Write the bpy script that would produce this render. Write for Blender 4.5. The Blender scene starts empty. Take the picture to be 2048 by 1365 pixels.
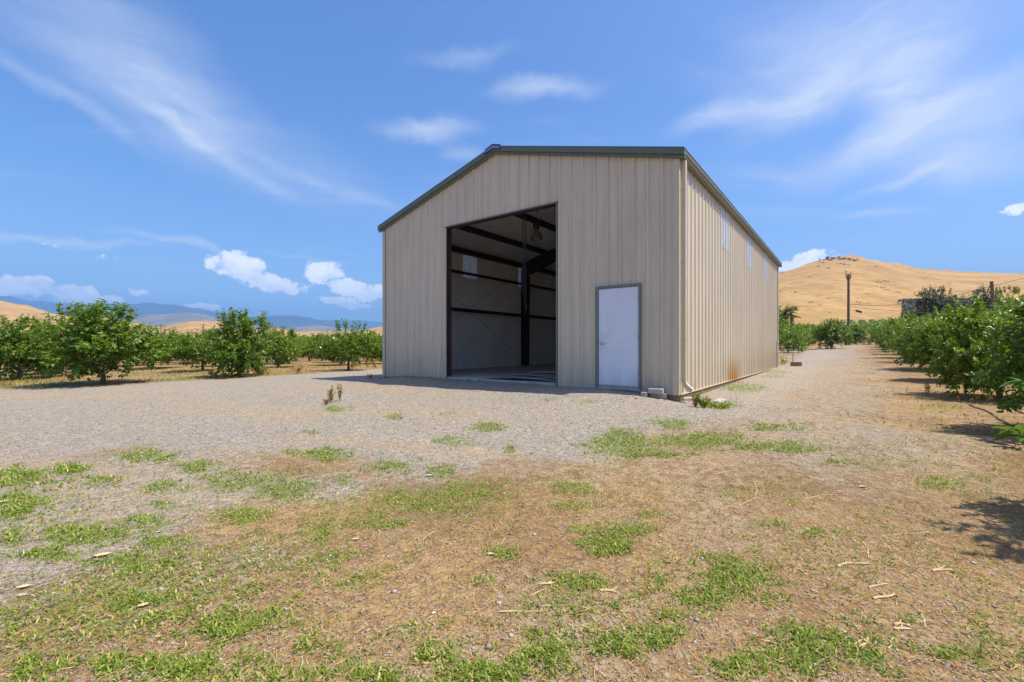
import bpy, math, random
import numpy as np
from mathutils import Vector, Matrix

random.seed(7)
RNG = np.random.default_rng(11)
S = bpy.context.scene
COL = S.collection
R = math.radians

# ------------------------------------------------------------------ camera
CAM_Z = 0.965
F_PX = 901.0          # focal length in pixels of the 2048 px wide photograph
HZ = 693.0            # horizon row there
cam_d = bpy.data.cameras.new('camera')
cam_d.sensor_width = 36.0
cam_d.lens = F_PX / 2048 * 36
cam_d.shift_y = (HZ - 682.5) / 2048
cam_d.clip_start = 0.05
cam_d.clip_end = 60000
cam = bpy.data.objects.new('camera', cam_d)
COL.objects.link(cam)
cam.location = (0, 0, CAM_Z)
cam.rotation_euler = (R(90), 0, 0)
S.camera = cam

# ------------------------------------------------------------------ light
SUN_EL, SUN_AZ = 64.0, 100.0       # azimuth clockwise from +Y
sd = Vector((math.sin(R(SUN_AZ)) * math.cos(R(SUN_EL)), math.cos(R(SUN_AZ)) * math.cos(R(SUN_EL)), math.sin(R(SUN_EL))))
sun_d = bpy.data.lights.new('sun', 'SUN')
sun_d.energy = 5.0
sun_d.angle = R(0.5)
sun_d.color = (1.0, 0.94, 0.82)
sun = bpy.data.objects.new('sun', sun_d)
COL.objects.link(sun)
sun.rotation_euler = sd.to_track_quat('Z', 'Y').to_euler()
sun.location = (20, 0, 40)

S.view_settings.view_transform = 'Standard'
S.view_settings.look = 'None'
S.view_settings.exposure = 0.50
S.view_settings.gamma = 1.0
S.view_settings.use_curve_mapping = False
S.cycles.max_bounces = 12
S.cycles.diffuse_bounces = 8
S.cycles.transparent_max_bounces = 16


# ------------------------------------------------------------------ node helper
class NT:
    def __init__(self, tree):
        self.t = tree
        self.l = tree.links

    def n(self, typ, ins=None, **props):
        nd = self.t.nodes.new(typ)
        for k, v in props.items():
            setattr(nd, k, v)
        if ins:
            for k, v in ins.items():
                self.set(nd.inputs[k], v)
        return nd

    def set(self, sock, v):
        if isinstance(v, bpy.types.NodeSocket):
            self.l.new(v, sock)
        elif isinstance(v, bpy.types.Node):
            self.l.new(v.outputs[0], sock)
        else:
            if sock.type == 'RGBA' and len(v) == 3:
                v = (*v, 1)
            sock.default_value = v

    def math(self, op, a, b=0.0, c=0.0, clamp=False):
        nd = self.n('ShaderNodeMath', operation=op, use_clamp=clamp)
        self.set(nd.inputs[0], a)
        self.set(nd.inputs[1], b)
        self.set(nd.inputs[2], c)
        return nd.outputs[0]

    def vmath(self, op, a, b=(0, 0, 0)):
        nd = self.n('ShaderNodeVectorMath', operation=op)
        self.set(nd.inputs[0], a)
        self.set(nd.inputs[1], b)
        return nd

    def ramp(self, x, a, b, smooth=True, lo=0.0, hi=1.0):
        nd = self.n('ShaderNodeMapRange', {'Value': x, 'From Min': a, 'From Max': b, 'To Min': lo, 'To Max': hi})
        nd.interpolation_type = 'SMOOTHSTEP' if smooth else 'LINEAR'
        nd.clamp = True
        return nd.outputs[0]

    def mix(self, f, a, b, typ='MIX'):
        nd = self.n('ShaderNodeMix', data_type='RGBA', blend_type=typ)
        self.set(nd.inputs[0], f)
        self.set(nd.inputs[6], a)
        self.set(nd.inputs[7], b)
        return nd.outputs[2]

    def noise(self, vec, scale, detail=4.0, rough=0.55, dist=0.0, dims='3D'):
        nd = self.n('ShaderNodeTexNoise', {'Scale': scale, 'Detail': detail, 'Roughness': rough, 'Distortion': dist}, noise_dimensions=dims)
        if vec is not None:
            self.set(nd.inputs['Vector'], vec)
        return nd


# ------------------------------------------------------------------ sky
world = bpy.data.worlds.new('World')
S.world = world
world.use_nodes = True
wt = world.node_tree
wt.nodes.clear()
w = NT(wt)
SKY_STRENGTH = 0.128
sky = w.n('ShaderNodeTexSky', sky_type='NISHITA', sun_disc=False, sun_elevation=R(SUN_EL), sun_rotation=R(SUN_AZ),
          altitude=150.0, air_density=1.0, dust_density=1.8, ozone_density=2.2)
wdir = w.n('ShaderNodeTexCoord').outputs['Generated']
sep = w.n('ShaderNodeSeparateXYZ', {'Vector': wdir})
dx, dy, dz = sep.outputs
el = w.math('ARCSINE', dz)
az = w.math('ARCTAN2', dx, dy)
ae = w.n('ShaderNodeCombineXYZ', {'X': az, 'Y': el}).outputs[0]
zz = w.math('MAXIMUM', dz, 0.02)
plane = w.n('ShaderNodeCombineXYZ', {'X': w.math('DIVIDE', dx, zz), 'Y': w.math('DIVIDE', dy, zz)}).outputs[0]
hs = w.n('ShaderNodeHueSaturation', {'Hue': 0.508, 'Saturation': 1.27, 'Value': 1.20, 'Color': sky.outputs[0]})
base_sky = hs.outputs[0]

# warped coordinates for ice cloud
wn = w.noise(ae, 3.2, 5.0, 0.6)
warp = w.vmath('SCALE', w.vmath('SUBTRACT', wn.outputs['Color'], (0.5, 0.5, 0.5)).outputs[0])
warp.inputs['Scale'].default_value = 0.13
ci_vec = w.vmath('ADD', ae, warp.outputs[0]).outputs[0]
cn = w.noise(ae, 17.0, 6.0, 0.62)
cwarp = w.vmath('SCALE', w.vmath('SUBTRACT', cn.outputs['Color'], (0.5, 0.5, 0.5)).outputs[0])
cwarp.inputs['Scale'].default_value = 0.035
cu_vec = w.vmath('ADD', ae, cwarp.outputs[0]).outputs[0]


def azel(px, py):
    a = math.atan((px - 1024) / F_PX)
    return a, math.atan((HZ - py) / F_PX * math.cos(a))


def cloud_ellipse(vec, px, py, wx, wy, rot, amt, soft=0.0):
    a0, e0 = azel(px, py)
    k = math.cos(a0) / F_PX
    m = w.n('ShaderNodeMapping', {'Vector': vec, 'Location': (a0, e0, 0), 'Rotation': (0, 0, R(rot)),
                                  'Scale': (wx * k * math.cos(a0), wy * k, 1)}, vector_type='TEXTURE')
    ln = w.vmath('LENGTH', m.outputs[0]).outputs['Value']
    return w.math('MULTIPLY', w.ramp(ln, 1.0, soft), amt)


def acc(lst, op='ADD'):
    r = lst[0]
    for q in lst[1:]:
        r = w.math(op, r, q)
    return r


# px, py of the middle, half width, half height, tilt, amount
CIRRUS = [(120, 205, 260, 26, -26, 0.22), (420, 300, 330, 24, -22, 0.22), (680, 385, 240, 18, -16, 0.20),
          (250, 90, 380, 130, -20, 0.24), (330, 235, 380, 110, -18, 0.24), (560, 330, 420, 90, -18, 0.16),
          (120, 462, 320, 15, -2, 0.52), (380, 488, 230, 12, -8, 0.40), (620, 510, 140, 8, -3, 0.28),
          (1090, 172, 150, 26, 0, 0.40), (850, 262, 160, 32, 8, 0.38), (930, 312, 70, 26, -10, 0.26),
          (1440, 235, 160, 38, 6, 0.46), (1620, 195, 240, 55, 18, 0.42), (1830, 150, 170, 110, 30, 0.46),
          (1700, 80, 400, 150, 0, 0.30), (1900, 250, 300, 110, 8, 0.52), (1720, 300, 260, 60, 16, 0.40),
          (1960, 330, 260, 52, -2, 0.36), (1850, 345, 240, 16, 10, 0.30), (1740, 425, 120, 12, 2, 0.30), (930, 110, 160, 22, 6, 0.18)]
CUMULUS = [(478, 532, 101.4, 43.2, -8, 1.15), (540, 566, 119.6, 32.4, -10, 1.0925), (648, 545, 65, 40.5, 0, 1.15), (710, 578, 130, 32.4, -6, 1.0925),
           (690, 607, 91, 18.9, 0, 0.9775), (45, 575, 110.5, 37.8, 0, 1.15), (150, 592, 91, 29.7, -4, 1.15), (215, 600, 65, 16.2, 0, 1.035),
           (238, 516, 78, 13.5, 0, 0.46), (93, 490, 54.6, 18.9, 0, 0.48), (272, 582, 44.2, 16.2, 0, 0.805), (400, 612, 78, 13.5, 0, 0.805),
           (1605, 522, 117, 35.1, 6, 0.92), (2040, 418, 78, 16.2, 0, 0.92), (-120, 560, 143, 40.5, 0, 1.15), (-380, 570, 169, 40.5, 0, 1.15),
           (2300, 560, 169, 32.4, 0, 1.035), (2700, 540, 208, 40.5, 0, 1.035)]
streak_m = w.n('ShaderNodeMapping', {'Vector': ci_vec, 'Rotation': (0, 0, R(10)), 'Scale': (2.2, 12.0, 1.0)})
streak = w.noise(streak_m.outputs[0], 2.6, 7.0, 0.62, 0.5).outputs[0]
ci = acc([cloud_ellipse(ci_vec, *c) for c in CIRRUS])
# the same thin ice cloud over the rest of the sky
pm = w.n('ShaderNodeMapping', {'Vector': plane, 'Rotation': (0, 0, R(25)), 'Scale': (0.5, 1.3, 1.0)})
gen = w.noise(pm.outputs[0], 0.9, 6.0, 0.6, 0.8).outputs[0]
ci = w.math('ADD', ci, w.math('MULTIPLY', w.ramp(gen, 0.5, 0.8), 0.22))
ci = w.math('MULTIPLY', ci, w.ramp(streak, 0.22, 0.75, lo=0.70, hi=1.45))
cu = acc([cloud_ellipse(cu_vec, *c) for c in CUMULUS], 'MAXIMUM')
cun = w.noise(ae, 30.0, 8.0, 0.66).outputs[0]
cu = w.math('ADD', cu, w.math('MULTIPLY', w.math('MULTIPLY', w.math('SUBTRACT', cun, 0.5), 2.3), w.ramp(cu, 0.02, 0.40)))
cu_a = w.math('MULTIPLY', w.ramp(cu, 0.26, 0.60), 0.92)
above = w.ramp(dz, -0.01, 0.03)
CL = 0.74 / SKY_STRENGTH
c1 = w.mix(w.math('MULTIPLY', w.math('MINIMUM', ci, 0.8), above), base_sky, (CL * 0.92, CL * 0.97, CL * 1.06))
cushade = w.mix(w.ramp(cun, 0.35, 0.62), (CL * 1.25, CL * 1.28, CL * 1.35), (CL * 1.75, CL * 1.68, CL * 1.55))
c2 = w.mix(w.math('MULTIPLY', cu_a, above), c1, cushade)
bg = w.n('ShaderNodeBackground', {'Color': c2, 'Strength': SKY_STRENGTH})
w.n('ShaderNodeOutputWorld', {'Surface': bg.outputs[0]})


# ------------------------------------------------------------------ numeric helpers
def hash2(ix, iy, seed):
    h = (ix.astype(np.int64) * 374761393 + iy.astype(np.int64) * 668265263 + seed * 1442695041) & 0xFFFFFFFF
    h = ((h ^ (h >> 13)) * 1274126177) & 0xFFFFFFFF
    return ((h ^ (h >> 16)) & 0xFFFF) / 65535.0


def vnoise(x, y, seed=0):
    ix, iy = np.floor(x), np.floor(y)
    fx, fy = x - ix, y - iy
    fx, fy = fx * fx * (3 - 2 * fx), fy * fy * (3 - 2 * fy)
    a, b = hash2(ix, iy, seed), hash2(ix + 1, iy, seed)
    c, d = hash2(ix, iy + 1, seed), hash2(ix + 1, iy + 1, seed)
    return (a + (b - a) * fx) * (1 - fy) + (c + (d - c) * fx) * fy


def fbm(x, y, seed=0, octv=4, gain=0.5):
    s, a, t = 0.0, 1.0, 0.0
    for o in range(octv):
        s = s + a * vnoise(x * 2 ** o + 13.7 * o, y * 2 ** o + 7.1 * o, seed + o)
        t += a
        a *= gain
    return s / t


def sstep(a, b, x):
    t = np.clip((x - a) / (b - a), 0, 1)
    return t * t * (3 - 2 * t)


# barn frame: origin at its front corner, x along the front, y along the side
BX, BY, BC, BS = 3.32, 9.015, math.cos(R(37.0)), math.sin(R(37.0))
BW, BL = 9.37, 15.24


def to_local(x, y):
    return (x - BX) * BC - (y - BY) * BS, (x - BX) * BS + (y - BY) * BC


def to_world(lx, ly):
    return BX + lx * BC + ly * BS, BY - lx * BS + ly * BC


def terrain(x, y, fine=True):
    x = np.asarray(x, float)
    y = np.asarray(y, float)
    lx, ly = to_local(x, y)
    d = -ly
    z = -0.09 - 0.027 * np.clip(d - 1.0, 0, 11)
    ramp = np.exp(-(np.clip(d, 0, 50) / 1.5) ** 2) * sstep(-9.8, -8.0, lx) * (1 - sstep(-1.6, 0.2, lx))
    ramp = ramp * (ly < 4)
    z = z + 0.115 * ramp
    z = z - 0.05 * sstep(-9, -14, lx)
    side = sstep(-0.5, 0.5, lx) * np.clip(ly / 15.0, 0, 1)
    z = z + 0.10 * side
    z = z - 0.10 * sstep(0.8, 3.5, lx) * sstep(-9, -2, ly) * (1 - sstep(10, 20, ly))
    z = z - 0.075 * sstep(-0.4, 0.15, lx) * (1 - sstep(0.0, 12.0, ly)) * sstep(-1.2, -0.2, ly)
    l = np.clip(ly - 13, 0, 420)
    rise = 0.024 * l + 0.00007 * l * l
    z = z + rise * sstep(-14, -4, lx)
    if fine:
        far = np.exp(-(np.hypot(x, y) / 40.0) ** 2)
        out = sstep(-0.1, 0.6, np.maximum(np.maximum(lx, -lx - BW), np.maximum(-ly, ly - BL)))
        z = z + out * far * (0.07 * (fbm(x * 0.55, y * 0.55, 3, 3) - 0.5) + 0.022 * (fbm(x * 3.1, y * 3.1, 5, 3) - 0.5))
    return z


def ground_at(px, py):
    px = np.asarray(px, float)
    py = np.asarray(py, float)
    Y = (CAM_Z + 0.15) * F_PX / (py - HZ)
    for _ in range(6):
        X = (px - 1024) / F_PX * Y
        Y = 0.5 * Y + 0.5 * (CAM_Z - terrain(X, Y)) * F_PX / (py - HZ)
    X = (px - 1024) / F_PX * Y
    return X, Y, terrain(X, Y)


# ------------------------------------------------------------------ object helpers
def mesh_np(name, verts, faces, mat=None, smooth=False, nper=None):
    """verts (n,3), faces (m,k) or list"""
    me = bpy.data.meshes.new(name)
    if isinstance(faces, np.ndarray):
        k = faces.shape[1]
        me.vertices.add(len(verts))
        me.vertices.foreach_set('co', np.ascontiguousarray(verts, dtype=np.float32).ravel())
        me.loops.add(faces.size)
        me.loops.foreach_set('vertex_index', np.ascontiguousarray(faces, dtype=np.int32).ravel())
        me.polygons.add(len(faces))
        me.polygons.foreach_set('loop_start', np.arange(0, faces.size, k, dtype=np.int32))
        me.polygons.foreach_set('loop_total', np.full(len(faces), k, dtype=np.int32))
        me.update(calc_edges=True)
        me.validate()
    else:
        me.from_pydata([tuple(v) for v in verts], [], faces)
        me.update()
    if smooth:
        me.polygons.foreach_set('use_smooth', np.ones(len(me.polygons), dtype=bool))
    if mat:
        me.materials.append(mat)
    return me


def link(name, me, parent=None, loc=None):
    o = bpy.data.objects.new(name, me)
    COL.objects.link(o)
    if parent:
        o.parent = parent
    if loc is not None:
        o.location = loc
    return o


def tag(o, label=None, cat=None, group=None, kind=None):
    if label:
        o['label'] = label
    if cat:
        o['category'] = cat
    if group:
        o['group'] = group
    if kind:
        o['kind'] = kind
    return o


def empty(name, loc, rz=0.0):
    o = bpy.data.objects.new(name, None)
    o.empty_display_size = 0.2
    COL.objects.link(o)
    o.location = loc
    o.rotation_euler = (0, 0, rz)
    return o


def copy_tree(o, parent=None):
    c = o.copy()
    COL.objects.link(c)
    if parent:
        c.parent = parent
    for ch in list(o.children):
        copy_tree(ch, c)
    return c


class MB:
    def __init__(self):
        self.v, self.f = [], []

    def add(self, vs, fs):
        b = len(self.v)
        self.v += [tuple(p) for p in vs]
        self.f += [tuple(i + b for i in q) for q in fs]
        return self

    def box(self, x0, x1, y0, y1, z0, z1):
        vs = [(x, y, z) for z in (z0, z1) for y in (y0, y1) for x in (x0, x1)]
        return self.add(vs, [(0, 2, 3, 1), (4, 5, 7, 6), (0, 1, 5, 4), (2, 6, 7, 3), (0, 4, 6, 2), (1, 3, 7, 5)])

    def obox(self, M, sx, sy, sz):
        vs = [M @ Vector((x * sx / 2, y * sy / 2, z * sz / 2)) for z in (-1, 1) for y in (-1, 1) for x in (-1, 1)]
        return self.add(vs, [(0, 2, 3, 1), (4, 5, 7, 6), (0, 1, 5, 4), (2, 6, 7, 3), (0, 4, 6, 2), (1, 3, 7, 5)])

    def prism(self, loop, a, b):
        """loop of 3d points swept by offset vector b-a"""
        n = len(loop)
        a, b = Vector(a), Vector(b)
        vs = [Vector(p) + a for p in loop] + [Vector(p) + b for p in loop]
        fs = [tuple(range(n))[::-1], tuple(range(n, 2 * n))]
        fs += [(i, (i + 1) % n, (i + 1) % n + n, i + n) for i in range(n)]
        return self.add(vs, fs)

    def tube(self, pts, rads, seg=8, cap=True):
        pts = [Vector(p) for p in pts]
        if not hasattr(rads, '__len__'):
            rads = [rads] * len(pts)
        vs, fs = [], []
        up = Vector((0.31, 0.17, 0.93))
        for i, p in enumerate(pts):
            t = (pts[min(i + 1, len(pts) - 1)] - pts[max(i - 1, 0)]).normalized()
            u = t.cross(up)
            if u.length < 1e-3:
                u = t.cross(Vector((1, 0, 0)))
            u.normalize()
            v = t.cross(u)
            for k in range(seg):
                a = 2 * math.pi * k / seg
                vs.append(p + (u * math.cos(a) + v * math.sin(a)) * rads[i])
        for i in range(len(pts) - 1):
            for k in range(seg):
                fs.append((i * seg + k, i * seg + (k + 1) % seg, (i + 1) * seg + (k + 1) % seg, (i + 1) * seg + k))
        if cap:
            fs.append(tuple(range(seg))[::-1])
            fs.append(tuple(range((len(pts) - 1) * seg, len(pts) * seg)))
        return self.add(vs, fs)

    def lathe(self, prof, c=(0, 0, 0), seg=20):
        vs, fs = [], []
        for r, z in prof:
            for k in range(seg):
                a = 2 * math.pi * k / seg
                vs.append((c[0] + r * math.cos(a), c[1] + r * math.sin(a), c[2] + z))
        for i in range(len(prof) - 1):
            for k in range(seg):
                fs.append((i * seg + k, i * seg + (k + 1) % seg, (i + 1) * seg + (k + 1) % seg, (i + 1) * seg + k))
        return self.add(vs, fs)

    def build(self, name, mat, parent=None, smooth=False, bevel=0.0, loc=None):
        me = bpy.data.meshes.new(name)
        me.from_pydata(self.v, [], self.f)
        me.update()
        if mat:
            me.materials.append(mat)
        if smooth:
            me.polygons.foreach_set('use_smooth', np.ones(len(me.polygons), dtype=bool))
            me.set_sharp_from_angle(angle=R(38))
        o = link(name, me, parent, loc)
        if bevel:
            md = o.modifiers.new('bevel', 'BEVEL')
            md.width = bevel
            md.segments = 2
            md.limit_method = 'ANGLE'
        return o


# ------------------------------------------------------------------ materials
def new_mat(name):
    m = bpy.data.materials.new(name)
    m.use_nodes = True
    m.node_tree.nodes.clear()
    return m, NT(m.node_tree)


def finish(t, **ins):
    b = t.n('ShaderNodeBsdfPrincipled', ins)
    o = t.n('ShaderNodeOutputMaterial')
    t.l.new(b.outputs[0], o.inputs['Surface'])
    return b


def plain(name, col, rough=0.5, metal=0.0, var=0.12, scale=6.0, bump=0.0, spec=0.5):
    m, t = new_mat(name)
    tc = t.n('ShaderNodeTexCoord').outputs['Object']
    nz = t.noise(tc, scale, 5.0, 0.6).outputs[0]
    k = t.ramp(nz, 0.3, 0.7, False, 1 - var, 1 + var)
    c = t.mix(1.0, (*col, 1), t.n('ShaderNodeCombineXYZ', {'X': k, 'Y': k, 'Z': k}).outputs[0], 'MULTIPLY')
    ins = {'Base Color': c, 'Roughness': t.ramp(nz, 0.3, 0.7, False, max(0.05, rough - 0.08), min(1, rough + 0.08)),
           'Metallic': metal, 'Specular IOR Level': spec}
    if bump:
        ins['Normal'] = t.n('ShaderNodeBump', {'Strength': bump, 'Distance': 0.01, 'Height': t.noise(tc, scale * 6, 5.0, 0.6).outputs[0]}).outputs[0]
    finish(t, **ins)
    return m


def siding_mat():
    m, t = new_mat('tan_painted_siding')
    tc = t.n('ShaderNodeTexCoord').outputs['Object']
    s = t.n('ShaderNodeSeparateXYZ', {'Vector': tc})
    mp = t.n('ShaderNodeMapping', {'Vector': tc, 'Scale': (9, 9, 0.5)})
    streak = t.noise(mp.outputs[0], 1.0, 5.0, 0.6).outputs[0]
    big = t.noise(tc, 0.6, 3.0).outputs[0]
    c = t.mix(t.ramp(streak, 0.3, 0.75), (0.59, 0.50, 0.358), (0.68, 0.58, 0.435))
    c = t.mix(t.ramp(big, 0.35, 0.7, hi=0.22), c, (0.45, 0.39, 0.30))
    # splash dirt near the ground
    dirt = t.math('MULTIPLY', t.ramp(s.outputs[2], 1.1, 0.0), t.ramp(t.noise(mp.outputs[0], 2.0, 4.0).outputs[0], 0.35, 0.75))
    c = t.mix(t.math('MULTIPLY', dirt, 0.55), c, (0.33, 0.22, 0.12))
    # sprinkler rust stain on the long side wall
    ry = t.math('ABSOLUTE', t.math('SUBTRACT', s.outputs[1], 5.3))
    rust = t.math('MULTIPLY', t.ramp(ry, 1.25, 0.2), t.ramp(s.outputs[2], 0.85, 0.05))
    rust = t.math('MULTIPLY', rust, t.ramp(s.outputs[0], -0.3, -0.1))
    rust = t.math('MULTIPLY', rust, t.ramp(t.noise(mp.outputs[0], 1.6, 4.0).outputs[0], 0.15, 0.5))
    c = t.mix(t.math('MULTIPLY', rust, 0.95), c, (0.46, 0.22, 0.045))
    wide = t.math('MULTIPLY', t.ramp(s.outputs[1], 4.0, 13.0), t.ramp(s.outputs[2], 1.5, 0.0))
    wide = t.math('MULTIPLY', wide, t.ramp(s.outputs[0], -0.3, -0.1))
    c = t.mix(t.math('MULTIPLY', wide, 0.38), c, (0.42, 0.28, 0.13))
    bp = t.n('ShaderNodeBump', {'Strength': 0.06, 'Distance': 0.02, 'Height': t.noise(tc, 1.8, 2.0).outputs[0]})
    finish(t, **{'Base Color': c, 'Roughness': 0.42, 'Specular IOR Level': 0.4, 'Normal': bp.outputs[0]})
    return m


M_SIDING = siding_mat()
M_TRIM = plain('tan_trim', (0.60, 0.50, 0.35), 0.42, var=0.06)
M_GREEN = plain('green_grey_trim', (0.12, 0.145, 0.105), 0.38, var=0.08)
M_GUTTER = plain('green_grey_gutter', (0.17, 0.185, 0.13), 0.36, var=0.08)
M_FRAME = plain('grey_green_frame', (0.17, 0.19, 0.175), 0.4, var=0.08)
M_RED = plain('red_oxide_steel', (0.055, 0.026, 0.022), 0.55, var=0.25)
M_DARK = plain('dark_primer_steel', (0.022, 0.014, 0.013), 0.55, var=0.25)
M_LINER = plain('insulation_facing', (0.88, 0.84, 0.77), 0.5, var=0.07, scale=1.5, bump=0.15)
def door_mat():
    m, t = new_mat('white_door_paint')
    tc = t.n('ShaderNodeTexCoord').outputs['Object']
    sp = t.n('ShaderNodeSeparateXYZ', {'Vector': tc})
    nz = t.noise(tc, 3.0, 6.0, 0.65).outputs[0]
    mp = t.n('ShaderNodeMapping', {'Vector': tc, 'Scale': (14, 14, 2.0)})
    st = t.noise(mp.outputs[0], 1.0, 5.0, 0.6).outputs[0]
    c = t.mix(t.ramp(nz, 0.3, 0.75), (0.73, 0.77, 0.83), (0.68, 0.715, 0.77))
    low = t.math('MULTIPLY', t.ramp(sp.outputs[2], 0.7, 0.09), t.ramp(st, 0.35, 0.7))
    c = t.mix(t.math('MULTIPLY', low, 0.30), c, (0.42, 0.34, 0.25))
    hx = t.vmath('DISTANCE', tc, (-1.62, -0.03, 1.05)).outputs['Value']
    c = t.mix(t.math('MULTIPLY', t.ramp(hx, 0.30, 0.04), t.ramp(nz, 0.3, 0.7, hi=0.35)), c, (0.40, 0.36, 0.31))
    finish(t, **{'Base Color': c, 'Roughness': t.ramp(nz, 0.3, 0.7, lo=0.32, hi=0.5)})
    return m


M_DOOR = door_mat()
M_STEEL = plain('brushed_steel', (0.55, 0.52, 0.47), 0.3, metal=1.0)
M_HINGE = plain('dull_steel', (0.22, 0.20, 0.17), 0.4, metal=0.8)
M_SLAB = plain('concrete', (0.46, 0.42, 0.36), 0.85, var=0.22, scale=3.0, bump=0.35, spec=0.2)
M_FOOT = plain('weathered_footing', (0.23, 0.165, 0.10), 0.9, var=0.25, scale=5.0, bump=0.5, spec=0.2)
M_BLOCK = plain('block_concrete', (0.43, 0.38, 0.33), 0.9, var=0.18, scale=14.0, bump=0.6, spec=0.2)
M_PLY = plain('plywood', (0.36, 0.25, 0.13), 0.7, var=0.18, scale=5.0)
M_PLYGREY = plain('grey_plywood', (0.27, 0.23, 0.20), 0.7, var=0.15, scale=5.0)
M_RUBBER = plain('black_rubber', (0.015, 0.015, 0.016), 0.7)
M_HOSE = plain('black_hose', (0.05, 0.055, 0.065), 0.45)
M_BARK = plain('citrus_bark', (0.16, 0.12, 0.085), 0.9, var=0.35, scale=20.0, bump=0.6, spec=0.2)
M_POLE = plain('weathered_pole', (0.20, 0.15, 0.11), 0.9, var=0.3, scale=8.0, bump=0.4, spec=0.2)
M_WIRE = plain('wire', (0.03, 0.03, 0.03), 0.6)
M_TWIG = plain('dry_twig', (0.56, 0.42, 0.24), 0.8, var=0.25, scale=30.0, spec=0.2)
M_CHIP = plain('dry_leaf', (0.55, 0.42, 0.24), 0.8, var=0.3, scale=20.0, spec=0.2)
M_PAPER = plain('pale_scrap', (0.50, 0.46, 0.40), 0.8, var=0.1)
M_ROCK = plain('outcrop_rock', (0.19, 0.155, 0.13), 0.95, var=0.4, scale=0.25, bump=0.6, spec=0.2)
M_ORANGE = plain('orange_peel', (0.55, 0.26, 0.03), 0.45, var=0.15, scale=30.0)
M_GALV = plain('galvanised', (0.42, 0.41, 0.40), 0.4, metal=0.6)
M_PVC = plain('pale_conduit', (0.52, 0.48, 0.43), 0.5)
M_BADGE = plain('blue_badge', (0.025, 0.035, 0.10), 0.45)
M_BADGE_LT = plain('pale_badge_print', (0.26, 0.36, 0.62), 0.5)
M_LAMP = plain('lamp_reflector', (0.20, 0.18, 0.15), 0.4, metal=0.4)


def skylight_mat():
    m, t = new_mat('translucent_panel')
    tc = t.n('ShaderNodeTexCoord').outputs['Object']
    mp = t.n('ShaderNodeMapping', {'Vector': tc, 'Scale': (10, 10, 1.2)})
    k = t.ramp(t.noise(mp.outputs[0], 1.0, 4.0).outputs[0], 0.35, 0.7)
    c = t.mix(k, (0.62, 0.67, 0.69), (0.80, 0.82, 0.82))
    a = t.n('ShaderNodeBsdfTranslucent', {'Color': c})
    b = t.n('ShaderNodeBsdfPrincipled', {'Base Color': c, 'Roughness': 0.35})
    x = t.n('ShaderNodeMixShader', {0: 0.80, 1: a.outputs[0], 2: b.outputs[0]})
    t.n('ShaderNodeOutputMaterial', {'Surface': x.outputs[0]})
    return m


M_SKY = skylight_mat()


def glass_mat():
    m, t = new_mat('lamp_glass')
    finish(t, **{'Base Color': (0.8, 0.78, 0.7), 'Roughness': 0.15, 'Transmission Weight': 0.6})
    return m


M_GLASS = glass_mat()


def leaf_mat(name, dark, light, yellow=(0.30, 0.30, 0.03), ymix=0.06, trans=0.35, gloss=0.32, spec=0.5):
    m, t = new_mat(name)
    geo = t.n('ShaderNodeNewGeometry')
    rnd = geo.outputs['Random Per Island']
    oi = t.n('ShaderNodeObjectInfo').outputs['Random']
    c = t.mix(rnd, dark, light)
    c = t.mix(t.math('MULTIPLY', t.math('GREATER_THAN', rnd, 0.90), ymix * 8), c, yellow)
    k = t.ramp(oi, 0, 1, False, 0.86, 1.14)
    c = t.mix(1.0, c, t.n('ShaderNodeCombineXYZ', {'X': k, 'Y': k, 'Z': k}).outputs[0], 'MULTIPLY')
    b = t.n('ShaderNodeBsdfPrincipled', {'Base Color': c, 'Roughness': gloss, 'Specular IOR Level': spec})
    tr = t.n('ShaderNodeBsdfTranslucent', {'Color': t.mix(0.6, c, (0.28, 0.42, 0.03))})
    x = t.n('ShaderNodeMixShader', {0: trans, 1: b.outputs[0], 2: tr.outputs[0]})
    t.n('ShaderNodeOutputMaterial', {'Surface': x.outputs[0]})
    return m


M_LEAF = leaf_mat('citrus_leaf', (0.05, 0.12, 0.008), (0.20, 0.31, 0.024))
M_LEAF_FAR = leaf_mat('citrus_leaf_far', (0.055, 0.125, 0.012), (0.19, 0.285, 0.025), trans=0.28, gloss=0.5)
M_LEAF_GREY = leaf_mat('grey_green_leaf', (0.050, 0.058, 0.042), (0.125, 0.125, 0.095), ymix=0.0, trans=0.15, gloss=0.6)
M_LEAF_YEL = leaf_mat('yellow_green_leaf', (0.10, 0.13, 0.015), (0.22, 0.22, 0.03), trans=0.3, gloss=0.5)
M_LEAF_PALM = leaf_mat('palm_leaf', (0.04, 0.09, 0.015), (0.09, 0.15, 0.03), ymix=0, trans=0.2, gloss=0.4)
M_LEAF_HILL = leaf_mat('hill_grove_leaf', (0.020, 0.050, 0.035), (0.035, 0.075, 0.05), ymix=0, trans=0.1, gloss=0.6)
M_GRASS = leaf_mat('short_grass', (0.09, 0.18, 0.010), (0.33, 0.40, 0.045), yellow=(0.60, 0.46, 0.18), ymix=0.125, trans=0.3, gloss=0.5, spec=0.3)
M_STRAW = leaf_mat('dry_straw', (0.26, 0.155, 0.06), (0.68, 0.52, 0.27), yellow=(0.62, 0.34, 0.08), ymix=0.08, trans=0.15, gloss=0.7, spec=0.2)
M_WEEDDRY = leaf_mat('dry_weed', (0.22, 0.11, 0.03), (0.46, 0.26, 0.07), yellow=(0.55, 0.30, 0.06), ymix=0.08, trans=0.15, gloss=0.7, spec=0.2)


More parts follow.
